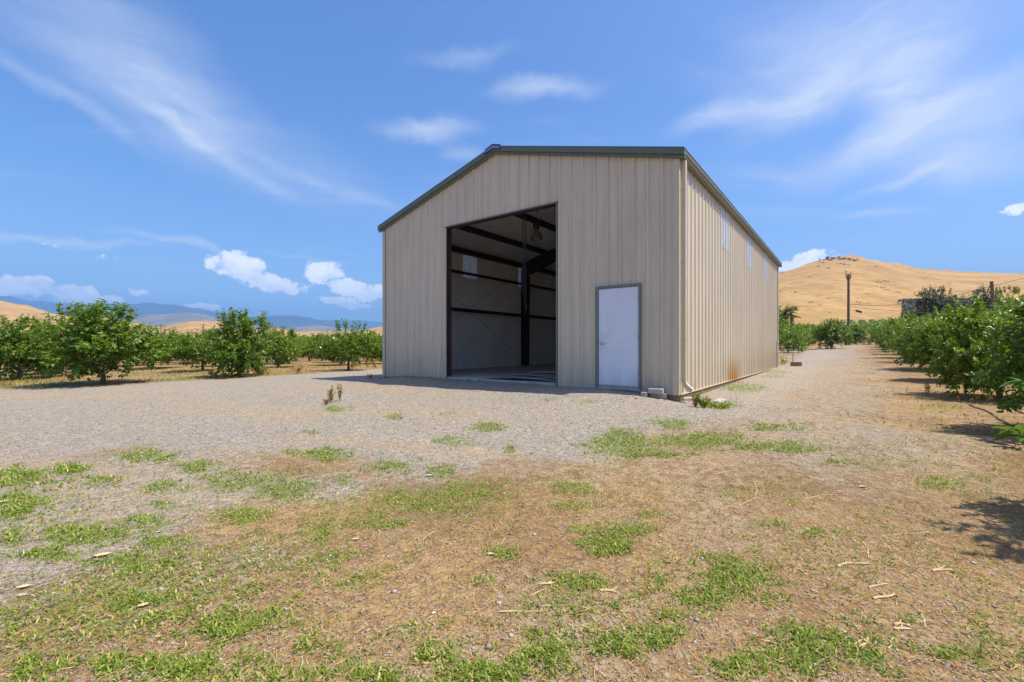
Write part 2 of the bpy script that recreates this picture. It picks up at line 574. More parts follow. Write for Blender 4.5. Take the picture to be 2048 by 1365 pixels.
def pebble_mat():
    m, t = new_mat('gravel_stone')
    rnd = t.n('ShaderNodeNewGeometry').outputs['Random Per Island']
    c = t.mix(rnd, (0.155, 0.132, 0.11), (0.47, 0.41, 0.33))
    r2 = t.math('FRACT', t.math('MULTIPLY', rnd, 17.0))
    c = t.mix(t.math('MULTIPLY', t.math('GREATER_THAN', r2, 0.75), 0.7), c, (0.36, 0.24, 0.14))
    finish(t, **{'Base Color': c, 'Roughness': 0.85, 'Specular IOR Level': 0.25})
    return m


M_PEBBLE = pebble_mat()


def ground_mat():
    m, t = new_mat('yard_ground')
    pos = t.n('ShaderNodeNewGeometry').outputs['Position']
    grav = t.n('ShaderNodeAttribute', attribute_name='gravel').outputs['Fac']
    straw = t.n('ShaderNodeAttribute', attribute_name='straw').outputs['Fac']
    green = t.n('ShaderNodeAttribute', attribute_name='green').outputs['Fac']
    n1 = t.noise(pos, 1.7, 6.0, 0.65).outputs[0]
    n2 = t.noise(pos, 11.0, 6.0, 0.65).outputs[0]
    n3 = t.noise(pos, 60.0, 4.0, 0.6).outputs[0]
    v1 = t.n('ShaderNodeTexVoronoi', {'Vector': pos, 'Scale': 62.0, 'Randomness': 1.0})
    v2 = t.n('ShaderNodeTexVoronoi', {'Vector': pos, 'Scale': 24.0, 'Randomness': 1.0})
    s1 = t.n('ShaderNodeSeparateColor', {'Color': v1.outputs['Color']})
    s2 = t.n('ShaderNodeSeparateColor', {'Color': v2.outputs['Color']})
    # crushed stone
    g = t.mix(s1.outputs[0], (0.185, 0.160, 0.130), (0.46, 0.41, 0.34))
    g = t.mix(t.math('MULTIPLY', t.math('GREATER_THAN', s2.outputs[0], 0.72), 0.55), g, t.mix(s2.outputs[1], (0.125, 0.115, 0.11), (0.58, 0.52, 0.44)))
    g = t.mix(t.ramp(n2, 0.40, 0.75, hi=0.45), g, (0.38, 0.29, 0.20))
    g = t.mix(t.ramp(n1, 0.45, 0.75, hi=0.30), g, (0.36, 0.26, 0.165))
    # bare earth
    d = t.mix(t.ramp(n2, 0.3, 0.7), (0.19, 0.105, 0.044), (0.39, 0.24, 0.105))
    d = t.mix(t.ramp(n1, 0.42, 0.68, hi=0.6), d, (0.32, 0.21, 0.105))
    d = t.mix(t.ramp(n3, 0.35, 0.7, hi=0.55), d, (0.41, 0.265, 0.125))
    d = t.mix(t.math('MULTIPLY', t.math('GREATER_THAN', s1.outputs[1], 0.72), 0.6), d, t.mix(s1.outputs[2], (0.16, 0.12, 0.10), (0.52, 0.44, 0.36)))
    big = t.noise(pos, 0.55, 5.0, 0.62, 0.6).outputs[0]
    d = t.mix(t.ramp(big, 0.44, 0.66, hi=0.72), d, t.mix(n2, (0.14, 0.076, 0.032), (0.29, 0.175, 0.08)))
    # trodden straw
    st = t.mix(t.ramp(n3, 0.3, 0.7), (0.42, 0.235, 0.075), (0.56, 0.38, 0.165))
    d = t.mix(t.math('MULTIPLY', t.math('MULTIPLY', straw, t.ramp(big, 0.62, 0.40, lo=0.35)), t.ramp(n2, 0.34, 0.70, hi=0.75)), d, st)
    clod = t.ramp(t.noise(pos, 27.0, 5.0, 0.7).outputs[0], 0.30, 0.46, lo=0.75, hi=0.0)
    d = t.mix(clod, d, (0.12, 0.068, 0.032))
    gm = t.math('ADD', grav, t.math('MULTIPLY', t.math('SUBTRACT', n2, 0.5), 1.5))
    gm = t.ramp(gm, 0.20, 0.80)
    c = t.mix(gm, d, g)
    c = t.mix(t.math('MULTIPLY', t.math('MULTIPLY', straw, gm), t.ramp(n2, 0.42, 0.62, hi=0.55)), c, st)
    gr = t.math('MULTIPLY', green, t.ramp(n2, 0.35, 0.65))
    c = t.mix(t.math('MULTIPLY', gr, 0.70), c, t.mix(n3, (0.09, 0.15, 0.02), (0.24, 0.26, 0.06)))
    h = t.math('ADD', t.math('MULTIPLY', v1.outputs['Distance'], 0.5), t.math('MULTIPLY', n3, 1.0))
    h = t.math('ADD', h, t.math('MULTIPLY', v2.outputs['Distance'], -0.5))
    b1 = t.n('ShaderNodeBump', {'Strength': 0.85, 'Distance': 0.018, 'Height': h})
    b2 = t.n('ShaderNodeBump', {'Strength': 0.6, 'Distance': 0.11, 'Height': n2, 'Normal': b1.outputs[0]})
    finish(t, **{'Base Color': c, 'Roughness': 0.95, 'Specular IOR Level': 0.12, 'Normal': b2.outputs[0]})
    return m


M_GROUND = ground_mat()


def hill_mat(name, c0, c1, c2, scale):
    m, t = new_mat(name)
    pos = t.n('ShaderNodeNewGeometry').outputs['Position']
    mp = t.n('ShaderNodeMapping', {'Vector': pos, 'Scale': (0.5, 1.0, 2.4)})
    a = t.noise(mp.outputs[0], scale, 7.0, 0.65).outputs[0]
    b = t.noise(mp.outputs[0], scale * 9, 5.0, 0.65).outputs[0]
    c = t.mix(t.ramp(a, 0.3, 0.7), c0, c1)
    c = t.mix(t.ramp(b, 0.46, 0.72, hi=0.6), c, c2)
    ml = t.n('ShaderNodeMapping', {'Vector': pos, 'Scale': (0.25, 0.25, 5.0)})
    ln = t.noise(ml.outputs[0], scale * 3.0, 4.0, 0.6).outputs[0]
    ln = t.math('ABSOLUTE', t.math('SUBTRACT', ln, 0.5))
    c = t.mix(t.ramp(ln, 0.035, 0.0, hi=0.42), c, c2)
    bp = t.n('ShaderNodeBump', {'Strength': 0.5, 'Distance': 0.4 / scale * 0.05, 'Height': b})
    finish(t, **{'Base Color': c, 'Roughness': 0.95, 'Specular IOR Level': 0.1, 'Normal': bp.outputs[0]})
    return m


M_HILL = hill_mat('golden_hill_grass', (0.35, 0.205, 0.075), (0.48, 0.30, 0.115), (0.22, 0.135, 0.06), 0.02)
M_MOUNT = hill_mat('chaparral', (0.045, 0.06, 0.06), (0.07, 0.085, 0.08), (0.12, 0.11, 0.09), 0.0012)
M_MOUNT2 = hill_mat('dry_foothill', (0.16, 0.15, 0.11), (0.30, 0.23, 0.14), (0.06, 0.07, 0.05), 0.003)

# ================================================================== SETTING
# ------------------------------------------------------------------ ground
def axis(lo, hi, step, grow, far):
    a = list(np.arange(lo, hi + 1e-6, step))
    s = step
    while a[-1] < far:
        s *= grow
        a.append(a[-1] + s)
    s = step
    b = []
    p = lo
    while p > -far:
        s *= grow
        p -= s
        b.append(p)
    return np.array(b[::-1] + a)


gx = axis(-7.0, 8.0, 0.06, 1.035, 9000)
gy = axis(1.0, 11.0, 0.06, 1.035, 9000)
GX, GY = np.meshgrid(gx, gy)
gv = np.stack([GX.ravel(), GY.ravel(), terrain(GX.ravel(), GY.ravel())], 1)
nx, ny = len(gx), len(gy)
ii = (np.arange(ny - 1)[:, None] * nx + np.arange(nx - 1)[None, :]).ravel()
gf = np.stack([ii, ii + 1, ii + nx + 1, ii + nx], 1)


def poly_sd(x, y, poly):
    """signed distance, positive inside"""
    inside = np.zeros(x.shape, bool)
    dist = np.full(x.shape, 1e9)
    n = len(poly)
    for i in range(n):
        x0, y0 = poly[i]
        x1, y1 = poly[(i + 1) % n]
        ex, ey = x1 - x0, y1 - y0
        t_ = np.clip(((x - x0) * ex + (y - y0) * ey) / (ex * ex + ey * ey + 1e-9), 0, 1)
        dist = np.minimum(dist, np.hypot(x - x0 - t_ * ex, y - y0 - t_ * ey))
        c_ = ((y0 > y) != (y1 > y)) & (x < (x1 - x0) * (y - y0) / (y1 - y0 + 1e-12) + x0)
        inside ^= c_
    return np.where(inside, dist, -dist)


def px_poly(pts):
    a = np.array(pts, float)
    X, Y, Z = ground_at(a[:, 0], a[:, 1])
    return list(zip(X, Y))


# the gravel yard in front of the barn and the lane along its far side
YARD = px_poly([(-600, 830), (0, 782), (250, 768), (480, 757), (640, 747), (768, 738)])
YARD += [to_world(-14.5, 14), to_world(-13.5, 40), to_world(-9, 40), to_world(-9, 17), to_world(0.3, 17),
         to_world(-0.5, 33), to_world(-14, 36), to_world(-14, 40), to_world(3.2, 38.5), to_world(3.0, 22), to_world(2.6, 12), to_world(2.2, 6)]
YARD += px_poly([(1640, 850), (1500, 862), (1330, 850), (1230, 880), (1160, 915), (1010, 935), (900, 962), (700, 915), (560, 905), (440, 908), (250, 895), (60, 935), (-300, 1000), (-900, 1050)])
LANE_ROUGH = px_poly([(-500, 930), (0, 920), (250, 890), (560, 900), (760, 930), (700, 985), (520, 1010), (430, 1120), (260, 1170), (120, 1260), (-300, 1400), (-900, 1200)])
gxv, gyv = gv[:, 0], gv[:, 1]
nz = fbm(gxv * 0.9, gyv * 0.9, 21, 4) - 0.5
sd_yard = poly_sd(gxv, gyv, YARD)
sd_rough = poly_sd(gxv, gyv, LANE_ROUGH)
gravel = np.maximum(sstep(-1.3, 0.9, sd_yard + nz * 2.0), 0.80 * sstep(-0.9, 0.7, sd_rough + nz * 2.8))
lxv, lyv = to_local(gxv, gyv)
gravel = gravel * (1 - 0.38 * sstep(0.3, 2.2, lxv) * (0.5 + fbm(gxv * 0.5, gyv * 0.5, 44, 3)))
gravel = np.maximum(gravel, 0.56 * sstep(-0.2, 0.4, lxv) * sstep(5.2, 2.6, lxv + nz * 2.5) * sstep(-6.5, -3.0, lyv + nz * 3))
gravel = np.maximum(gravel, 0.40 * sstep(0.42, 0.64, fbm(gxv * 0.6, gyv * 0.6, 47, 4)) * (lyv < -2) * (lyv > -13))
strawv = sstep(0.44, 0.62, fbm(gxv * 0.7, gyv * 0.7, 31, 4)) * 0.9
strawv = np.maximum(strawv, 0.75 * sstep(0.0, -1.5, sd_yard) * (lyv > -6.5) * (lxv < -8))
strawv = np.maximum(strawv, 0.55 * (lxv > 3.0) * sstep(0.42, 0.6, fbm(gxv * 0.5, gyv * 0.8, 37, 3)))
rut = fbm(lxv * 1.7 + 3, lyv * 0.16, 61, 4)
strawv = np.where(lxv > 0.5, 0.3 * strawv + 0.55 * sstep(0.45, 0.62, rut), 0.75 * strawv)
rutl = fbm((gxv * 0.33 + gyv * 0.94) * 1.3, (gxv * 0.94 - gyv * 0.33) * 0.14, 63, 4)
strawv = strawv * (1 - 0.65 * sstep(-0.2, 0.8, sd_yard))
strawv = np.maximum(strawv, 0.85 * sstep(0.56, 0.68, rutl) * (lxv < 0) * (lyv < -1.6))

# grass patches: middle and half size as they lie in the photograph, and how thick they stand
PATCH = [(40, 960, 60, 20, 1), (30, 1005, 50, 25, 1), (145, 940, 35, 10, 1), (205, 962, 55, 9, .8), (300, 912, 60, 10, .7), (400, 935, 50, 13, .9),
         (460, 965, 80, 22, 1), (350, 975, 60, 14, .8), (560, 975, 75, 26, 1), (480, 1030, 60, 20, 1), (330, 1010, 40, 12, .7), (200, 1070, 120, 22, 1),
         (290, 1050, 60, 20, 1), (100, 1110, 60, 14, 1), (250, 1125, 80, 20, 1), (330, 1090, 70, 18, .8), (30, 1080, 30, 14, .9), (650, 912, 60, 13, .9),
         (780, 930, 50, 13, .6), (890, 945, 25, 15, .8), (690, 960, 25, 10, .8), (640, 1060, 50, 25, .9), (700, 1010, 50, 20, .5), (830, 1000, 110, 28, 1),
         (930, 985, 70, 25, 1.1), (740, 1040, 80, 20, .9), (900, 1015, 60, 14, .8), (1150, 978, 45, 14, 1.1), (1150, 1010, 40, 8, .5), (975, 855, 35, 9, 1),
         (910, 885, 45, 11, .9), (1018, 898, 15, 8, .8), (1240, 880, 70, 16, 1), (1370, 885, 120, 17, .9), (1280, 905, 80, 12, .8), (1550, 895, 110, 12, .8),
         (1350, 850, 45, 10, .8), (1560, 855, 60, 8, .5), (1440, 812, 40, 9, 1), (1490, 776, 45, 9, 1), (1555, 745, 25, 5, .8), (1545, 753, 30, 4, .6),
         (1180, 802, 30, 4, .7), (1090, 800, 20, 3, .6), (900, 827, 18, 5, .7), (790, 834, 14, 5, .9), (620, 866, 16, 4, .8), (672, 820, 26, 6, 1),
         (1215, 1085, 50, 24, 1.1), (1270, 1060, 60, 18, .8), (1160, 1060, 30, 8, .5), (1300, 1030, 40, 12, .7), (720, 1160, 60, 25, .8), (660, 1120, 50, 16, .7),
         (1150, 1165, 60, 18, .9), (1480, 1150, 70, 30, 1), (1440, 1120, 40, 14, .8), (1530, 1170, 50, 14, .6), (1400, 1200, 50, 20, .8), (1650, 1310, 90, 35, .8),
         (1590, 1270, 60, 25, .8), (1340, 1230, 60, 20, .6), (1230, 1290, 110, 24, 1), (1080, 1310, 60, 20, 1), (1340, 1265, 50, 14, .8), (1560, 1330, 120, 30, .7),
         (900, 1300, 50, 30, .8), (960, 1340, 90, 22, .9), (560, 1240, 80, 28, .9), (470, 1260, 60, 25, .9), (620, 1290, 60, 18, .8), (300, 1200, 70, 20, .8),
         (200, 1250, 60, 18, .6), (260, 1235, 80, 14, .6), (240, 1330, 60, 20, .6), (60, 1330, 70, 20, .9), (360, 1335, 80, 20, .9), (500, 1320, 60, 16, .7),
         (1890, 968, 60, 13, .5), (1820, 1240, 30, 10, .7), (1900, 1310, 40, 10, .6), (1000, 1110, 35, 12, .5), (930, 1160, 50, 10, .4), (1760, 1020, 40, 8, .4),
         (1540, 1050, 60, 10, .5), (1640, 1065, 50, 8, .5), (1930, 780, 40, 6, .5), (1880, 815, 40, 7, .6), (760, 1350, 60, 14, .7), (820, 1260, 60, 12, .5),
         (1720, 935, 80, 12, .35), (1500, 985, 80, 14, .3), (520, 915, 30, 5, .4), (1600, 1000, 60, 10, .25)]
gp, gcount = [], []
green = np.zeros(len(gv))
near_m = (np.abs(gxv) < 14) & (gyv > 0.8) & (gyv < 22)
vi = np.nonzero(near_m)[0]
vpx = 1024 + F_PX * gxv[vi] / gyv[vi]
vpy = HZ + F_PX * (CAM_Z - gv[vi, 2]) / gyv[vi]
for cx, cy, rx, ry, dn in PATCH:
    q = np.hypot((vpx - cx) / (rx * 1.15), (vpy - cy) / (ry * 1.25))
    green[vi] = np.maximum(green[vi], sstep(1.05, 0.4, q) * min(1, dn))

g_me = mesh_np('ground', gv, gf, M_GROUND, smooth=True)
for an, arr in (('gravel', gravel), ('straw', strawv), ('green', green)):
    at = g_me.attributes.new(an, 'FLOAT', 'POINT')
    at.data.foreach_set('value', arr.astype(np.float32))
tag(link('ground', g_me), kind='structure')


# ------------------------------------------------------------------ hills
def interp(pts, x):
    p = np.array(pts, float)
    return np.interp(x, p[:, 0], p[:, 1])


def hill_z(px, Y, prof, Y0, Y1, back, base, amp, seed, wl):
    """height of a hill whose crest runs at distance Y1"""
    H = CAM_Z + (HZ - interp(prof, px)) / F_PX * Y1
    s = np.clip((Y - Y0) / (Y1 - Y0), 0, 1)
    f = np.where(Y <= Y1, s ** 1.05, 1 - 0.75 * sstep(Y1, back, Y))
    X = (px - 1024) / F_PX * Y
    n = fbm(X / wl, Y / wl, seed, 5) - 0.5
    n2 = fbm(X / wl * 3.1, Y / wl * 0.9, seed + 9, 4) - 0.5
    edge = np.clip(np.minimum(s * 3, 1), 0, 1) * np.where(Y < Y1, np.clip((Y1 - Y) / (Y1 - Y0) * 2.5, 0.06, 1), 1)
    return base + (H - base) * f + amp * (n + 0.8 * n2) * edge * 2.0


def hill(name, prof, p0, p1, Y0, Y1, back, base, amp, seed, wl, mat, nq=260, nyy=90):
    px = np.linspace(p0, p1, nq)
    ys = np.concatenate([np.linspace(Y0, Y1, nyy), np.linspace(Y1, back, 24)[1:]])
    P, Yg = np.meshgrid(px, ys)
    P, Yg = P.ravel(), Yg.ravel()
    Z = hill_z(P, Yg, prof, Y0, Y1, back, base, amp, seed, wl)
    vv = np.stack([(P - 1024) / F_PX * Yg, Yg, Z], 1)
    i = (np.arange(len(ys) - 1)[:, None] * nq + np.arange(nq - 1)[None, :]).ravel()
    ff = np.stack([i, i + 1, i + nq + 1, i + nq], 1)
    return tag(link(name, mesh_np(name, vv, ff, mat, smooth=True)), kind='structure')


PR_R = [(900, 640), (1300, 610), (1450, 575), (1556, 546), (1600, 534), (1650, 519), (1672, 515), (1700, 513), (1730, 517), (1800, 533), (1850, 540),
        (1905, 544), (1960, 546), (2048, 546), (2200, 552), (2600, 590), (3200, 640)]

hill('golden_hill', PR_R, 900, 3200, 330, 720, 1150, 12.0, 5.5, 41, 80.0, M_HILL)
PR_L = [(-1500, 640), (-600, 570), (-200, 583), (0, 602), (60, 614), (100, 627), (140, 633), (180, 636), (240, 640), (290, 649), (320, 654), (350, 649), (380, 643),
        (430, 643), (455, 648), (490, 658), (530, 660), (555, 655), (590, 664), (640, 665), (700, 664), (740, 657), (768, 652), (850, 640), (1000, 630), (1300, 640)]
hill('golden_foothills', PR_L, -1500, 1300, 520, 1000, 1500, -1.0, 4.0, 51, 120.0, M_HILL, nq=420)
PR_M2 = [(-2000, 660), (0, 668), (200, 650), (300, 632), (330, 630), (370, 628), (400, 632), (440, 640), (500, 652), (560, 660), (620, 652), (680, 656), (770, 664), (1500, 668)]
hill('dry_mountain_slopes', PR_M2, -2000, 1500, 2600, 4200, 5200, -2.0, 30.0, 61, 500.0, M_MOUNT2, nq=420)
PR_M = [(-2200, 600), (-500, 590), (-100, 598), (0, 594), (25, 594), (60, 602), (80, 601), (110, 606), (140, 612), (160, 609), (185, 611), (210, 609), (250, 610), (300, 607),
        (320, 608), (350, 609), (375, 614), (400, 618), (430, 624), (470, 626), (500, 633), (520, 633), (545, 631), (590, 631), (610, 634), (640, 642), (680, 648), (720, 655), (770, 664), (1000, 668), (1800, 670)]
hill('blue_mountains', PR_M, -2200, 1800, 4800, 8000, 9600, -2.0, 60.0, 71, 1400.0, M_MOUNT, nq=520)
PR_M3 = [(-2200, 640), (300, 640), (600, 641), (650, 640), (700, 642), (768, 647), (1100, 655), (2600, 662)]
hill('distant_range', PR_M3, -2200, 2600, 9000, 12500, 14000, -2.0, 60.0, 81, 2200.0, M_MOUNT, nq=300, nyy=50)

# the air: far slopes fade to blue
hz = MB().box(-16000, 16000, -9500, 14800, -12, 1150).build('haze', None)
hz_m, ht = new_mat('valley_haze')
pv = ht.n('ShaderNodeVolumePrincipled', {'Color': (0.24, 0.52, 1.0), 'Density': 1.4e-4, 'Anisotropy': 0.0})
ho = ht.n('ShaderNodeOutputMaterial')
ht.l.new(pv.outputs[0], ho.inputs['Volume'])
hz.data.materials.append(hz_m)
tag(hz, 'thin blue haze filling the valley air', 'haze', kind='stuff')


# ================================================================== BARN
barn = empty('metal_barn', (BX, BY, 0), -R(37.0))
tag(barn, 'tan ribbed metal barn with an open tall doorway and a white door', 'barn')
EAVE, PITCH = 4.79, 0.272
OP0, OP1, OPZ = 2.82, 6.51, 4.37          # tall opening, measured from the right front corner
DR0, DR1, DRZ = 0.765, 1.760, 2.245       # walk door opening
RIB = 0.3048
PANEL = 0.9144


def roof_z(s):
    return EAVE + PITCH * min(s, BW - s)


def wall_panels(name, length, put, zhi, openings=(), breaks=(), skylights=(), ribh=0.026):
    n = int(math.ceil(length / PANEL - 1e-6))
    for i in range(n):
        s0, s1 = i * PANEL, min(length, (i + 1) * PANEL)
        pts = {round(s0, 4): 0.0, round(s1, 4): 0.0}

        def off(s):
            r = (s + RIB * 0.5) % RIB - RIB * 0.5
            a = abs(r)
            return ribh * float(np.clip((0.038 - a) / 0.020, 0, 1))
        ks = range(int(s0 / RIB) - 1, int(s1 / RIB) + 3)
        for k in ks:
            for d_ in (-0.152, -0.105, -0.098, -0.062, -0.055, -0.038, -0.018, 0.018, 0.038, 0.055, 0.062, 0.098, 0.105):
                s = k * RIB + d_
                if s0 < s < s1:
                    pts[round(s, 4)] = 1
        for b in breaks:
            if s0 < b < s1:
                pts[round(b, 4)] = 1
        ss = sorted(pts)

        def off2(s):
            o_ = off(s)
            r = (s + RIB * 0.5) % RIB - RIB * 0.5
            a = abs(r)
            if 0.058 < a < 0.102:
                o_ += 0.004
            return o_

        def make(zlo_fn, zhi_fn, nm, mat):
            v_, f_ = [], []
            for j in range(len(ss) - 1):
                a, b = ss[j], ss[j + 1]
                mid = (a + b) / 2
                lo = zlo_fn(mid)
                if lo is None:
                    continue
                base = len(v_)
                ta, tb = zhi_fn(a, mid), zhi_fn(b, mid)
                v_ += [put(a, off2(a), lo), put(b, off2(b), lo), put(b, off2(b), tb), put(a, off2(a), ta)]
                f_.append((base, base + 1, base + 2, base + 3))
            if not v_:
                return None
            me = bpy.data.meshes.new(nm)
            me.from_pydata(v_, [], f_)
            me.update()
            me.materials.append(mat)
            return link(nm, me, barn)

        def zlo(mid):
            for a, b, z in openings:
                if a < mid < b:
                    return z
            return -0.012
        if i in skylights:
            make(lambda m_: 0.0 - 0.012, lambda s, m_: 3.62, 'wall_panel', M_SIDING)
            o = make(lambda m_: 3.60, lambda s, m_: zhi(s), 'skylight_panel', M_SKY)
            o['label'] = 'translucent white panel high in the wall'
        else:
            make(zlo, lambda s, m_: zhi(s), 'wall_panel', M_SIDING)


wall_panels('front', BW, lambda s, o, z: (-s, -o, z), roof_z, [(OP0, OP1, OPZ), (DR0, DR1, DRZ)], (OP0, OP1, DR0, DR1, BW / 2), ribh=0.034)
wall_panels('back', BW, lambda s, o, z: (-s, BL + o, z), roof_z, (), (BW / 2,))
wall_panels('right', BL, lambda s, o, z: (o, s, z), lambda s: EAVE, (), (), (4, 8, 12))
wall_panels('left', BL, lambda s, o, z: (-BW - o, s, z), lambda s: EAVE, (), (), (4, 8, 12))

# screw heads along the girt lines
sm = MB()
for zrow in (0.10, 1.15, 2.36, 3.80):
    for k in range(int(BL / RIB)):
        for dd in (0.07,):
            s = k * RIB + dd
            sm.obox(Matrix.Translation((0.006, s, zrow)), 0.012, 0.015, 0.015)
    for k in range(int(BW / RIB)):
        s = k * RIB + 0.07
        if not (OP0 < s < OP1 or (DR0 < s < DR1 and zrow < DRZ)):
            sm.obox(Matrix.Translation((-s, -0.006, zrow)), 0.015, 0.012, 0.015)
o = sm.build('screw_heads', M_HINGE, barn)
o['kind'] = 'stuff'

# floor slab and footing
MB().box(-BW + 0.004, 0.012, 0.004, BL, -0.6, -0.016).build('footing', M_FOOT, barn)
MB().box(-BW + 0.06, -0.06, 0.008, BL - 0.06, -0.014, 0.082).build('floor_slab', M_SLAB, barn)

# insulation facing inside
for xw in (-BW + 0.055, -0.055):
    lm = MB()
    for i in range(17):
        s0, s1 = i * PANEL + (0.06 if i == 0 else 0), min(BL - 0.06, (i + 1) * PANEL)
        z1 = 3.66 if i in (4, 8, 12) else EAVE - 0.02
        lm.box(xw - 0.006, xw + 0.006, s0, s1, 0.083, z1)
    lm.build('wall_liner', M_LINER, barn)
bm_ = MB()
bm_.add([(-0.06, BL - 0.05, 0.08), (-BW + 0.06, BL - 0.05, 0.08), (-BW + 0.06, BL - 0.05, EAVE), (-BW / 2, BL - 0.05, roof_z(BW / 2)), (-0.06, BL - 0.05, EAVE)], [(0, 1, 2, 3, 4)])
bm_.build('rear_liner', M_LINER, barn)
fl = MB()
for a, b, z0 in ((0.06, DR0 - 0.06, 0.083), (DR0 - 0.06, DR1 + 0.06, 2.32), (DR1 + 0.06, OP0 - 0.02, 0.083), (OP1 + 0.02, BW - 0.06, 0.083)):
    fl.add([(-a, 0.06, z0), (-b, 0.06, z0), (-b, 0.06, roof_z(b) - 0.05), (-a, 0.06, roof_z(a) - 0.05)], [(0, 1, 2, 3)])
fl.add([(-OP0 + .02, 0.06, OPZ + 0.03), (-BW / 2, 0.06, OPZ + 0.03), (-BW / 2, 0.06, roof_z(BW / 2) - 0.05), (-OP0 + .02, 0.06, roof_z(OP0) - 0.05)], [(0, 1, 2, 3)])
fl.add([(-OP1 - .02, 0.06, OPZ + 0.03), (-BW / 2, 0.06, OPZ + 0.03), (-BW / 2, 0.06, roof_z(BW / 2) - 0.05), (-OP1 - .02, 0.06, roof_z(OP1) - 0.05)], [(0, 1, 2, 3)])
fl.build('front_liner', M_LINER, barn)
for sgn in (0, 1):
    x0 = -0.03 if sgn else -BW + 0.03
    zc0, zc1 = EAVE - 0.045, roof_z(BW / 2) - 0.045
    m_ = MB()
    m_.prism([(x0, 0.05, zc0), (-BW / 2, 0.05, zc1), (-BW / 2, 0.05, zc1 + 0.012), (x0, 0.05, zc0 + 0.012)], (0, 0, 0), (0, BL - 0.1, 0))
    m_.build('ceiling_liner', M_LINER, barn)
    # roof sheet with standing ribs
    r_ = MB()
    xo = 0.10 if sgn else -BW - 0.10
    zo = EAVE - 0.10 * PITCH
    k = 0
    prof = []
    y = -0.12
    while y < BL + 0.12:
        prof += [(y, 0.0), (y + 0.24, 0.0), (y + 0.26, 0.032), (y + 0.29, 0.032)]
        y += RIB
    vs, fs = [], []
    for yy, hh in prof:
        vs += [(xo, yy, zo + 0.03 + hh), (-BW / 2, yy, roof_z(BW / 2) + 0.03 + hh)]
    for j in range(len(prof) - 1):
        fs.append((2 * j, 2 * j + 2, 2 * j + 3, 2 * j + 1))
    r_.add(vs, fs)
    r_.build('roof_sheet', M_GUTTER, barn)
MB().prism([(-BW / 2 - 0.2, -0.12, roof_z(BW / 2) + 0.012), (-BW / 2, -0.12, roof_z(BW / 2) + 0.075), (-BW / 2 + 0.2, -0.12, roof_z(BW / 2) + 0.012)], (0, 0, 0), (0, BL + 0.24, 0)).build('ridge_cap', M_GREEN, barn)

# rake trim: a stepped fascia up each slope
for fy, sg in ((-0.035, -1), (BL + 0.035, 1)):
    for side in (0, 1):
        xs = 0.16 if side else -BW - 0.16
        xe = -BW / 2
        zs = EAVE - 0.16 * PITCH
        ze = roof_z(BW / 2)
        t_ = MB()
        for (d0, d1, a, b) in ((0.0, 0.095, -0.015, 0.105), (0.0, 0.055, -0.075, -0.018), (0.0, 0.10, 0.107, 0.125)):
            y0, y1 = fy + sg * d0, fy + sg * d1
            t_.prism([(xs, y0, zs + a), (xs, y1, zs + a), (xs, y1, zs + b), (xs, y0, zs + b)], (0, 0, 0), (xe - xs, 0, ze - zs))
        t_.build('rake_trim', M_GREEN, barn)

# eave gutters
for side in (0, 1):
    sx = 1 if side else -1
    x0 = 0.036 if side else -BW - 0.036
    g_ = MB()
    zt, zb = EAVE + 0.065, EAVE - 0.085
    loop = [(x0, 0, zt - 0.02), (x0, 0, zb), (x0 + sx * 0.085, 0, zb), (x0 + sx * 0.10, 0, zb + 0.035), (x0 + sx * 0.125, 0, zb + 0.07), (x0 + sx * 0.125, 0, zt - 0.018),
            (x0 + sx * 0.138, 0, zt - 0.012), (x0 + sx * 0.138, 0, zt), (x0 + sx * 0.112, 0, zt), (x0 + sx * 0.112, 0, zb + 0.09), (x0 + sx * 0.08, 0, zb + 0.02), (x0 + sx * 0.015, 0, zb + 0.02), (x0 + sx * 0.012, 0, zt - 0.02)]
    g_.prism(loop, (0, -0.10, 0), (0, BL + 0.10, 0))
    go = g_.build('gutter', M_GUTTER, barn)
    for yy in (3.05, 6.1, 9.15, 12.2):
        MB().box(min(x0 + sx * 0.128, x0 + sx * 0.131), max(x0 + sx * 0.128, x0 + sx * 0.131), yy, yy + 0.03, zb + 0.07, zt - 0.02).build('gutter_joint', M_GREEN, go)

# corner trims
for (cx, cy, sx, sy) in ((0, 0, 1, -1), (-BW, 0, -1, -1), (0, BL, 1, 1), (-BW, BL, -1, 1)):
    c_ = MB()
    e = 0.036
    loop = [(cx + sx * e, cy + sy * e, 0), (cx - sx * 0.09, cy + sy * e, 0), (cx - sx * 0.09, cy + sy * (e - 0.012), 0), (cx + sx * (e - 0.012), cy + sy * (e - 0.012), 0),
            (cx + sx * (e - 0.012), cy - sy * 0.075, 0), (cx + sx * e, cy - sy * 0.075, 0)]
    c_.prism(loop, (0, 0, -0.015), (0, 0, EAVE - 0.09))
    c_.build('corner_trim', M_TRIM, barn)
# base trim on the long side
MB().box(0.0, 0.034, 0.08, BL - 0.08, -0.022, -0.004).build('base_trim', M_SIDING, barn)

# downspout with its kick-out
dsp = MB().box(0.040, 0.125, 0.085, 0.185, 0.26, EAVE - 0.088).build('downspout', M_TRIM, barn, bevel=0.006)
el_ = MB()
el_.prism([(0.040, 0.085, 0.258), (0.125, 0.085, 0.258), (0.125, 0.185, 0.258), (0.040, 0.185, 0.258)], (0, 0, 0), (0.03, 0, -0.07))
M_el = Matrix.Translation((0.155, 0.135, 0.14)) @ Matrix.Rotation(R(40), 4, 'Y')
el_.obox(M_el, 0.20, 0.104, 0.088)
el_.build('downspout_elbow', M_TRIM, dsp)
for zz_ in (1.1, 2.28, 4.1):
    MB().box(0.034, 0.129, 0.080, 0.190, zz_, zz_ + 0.022).build('bracket', M_TRIM, dsp)

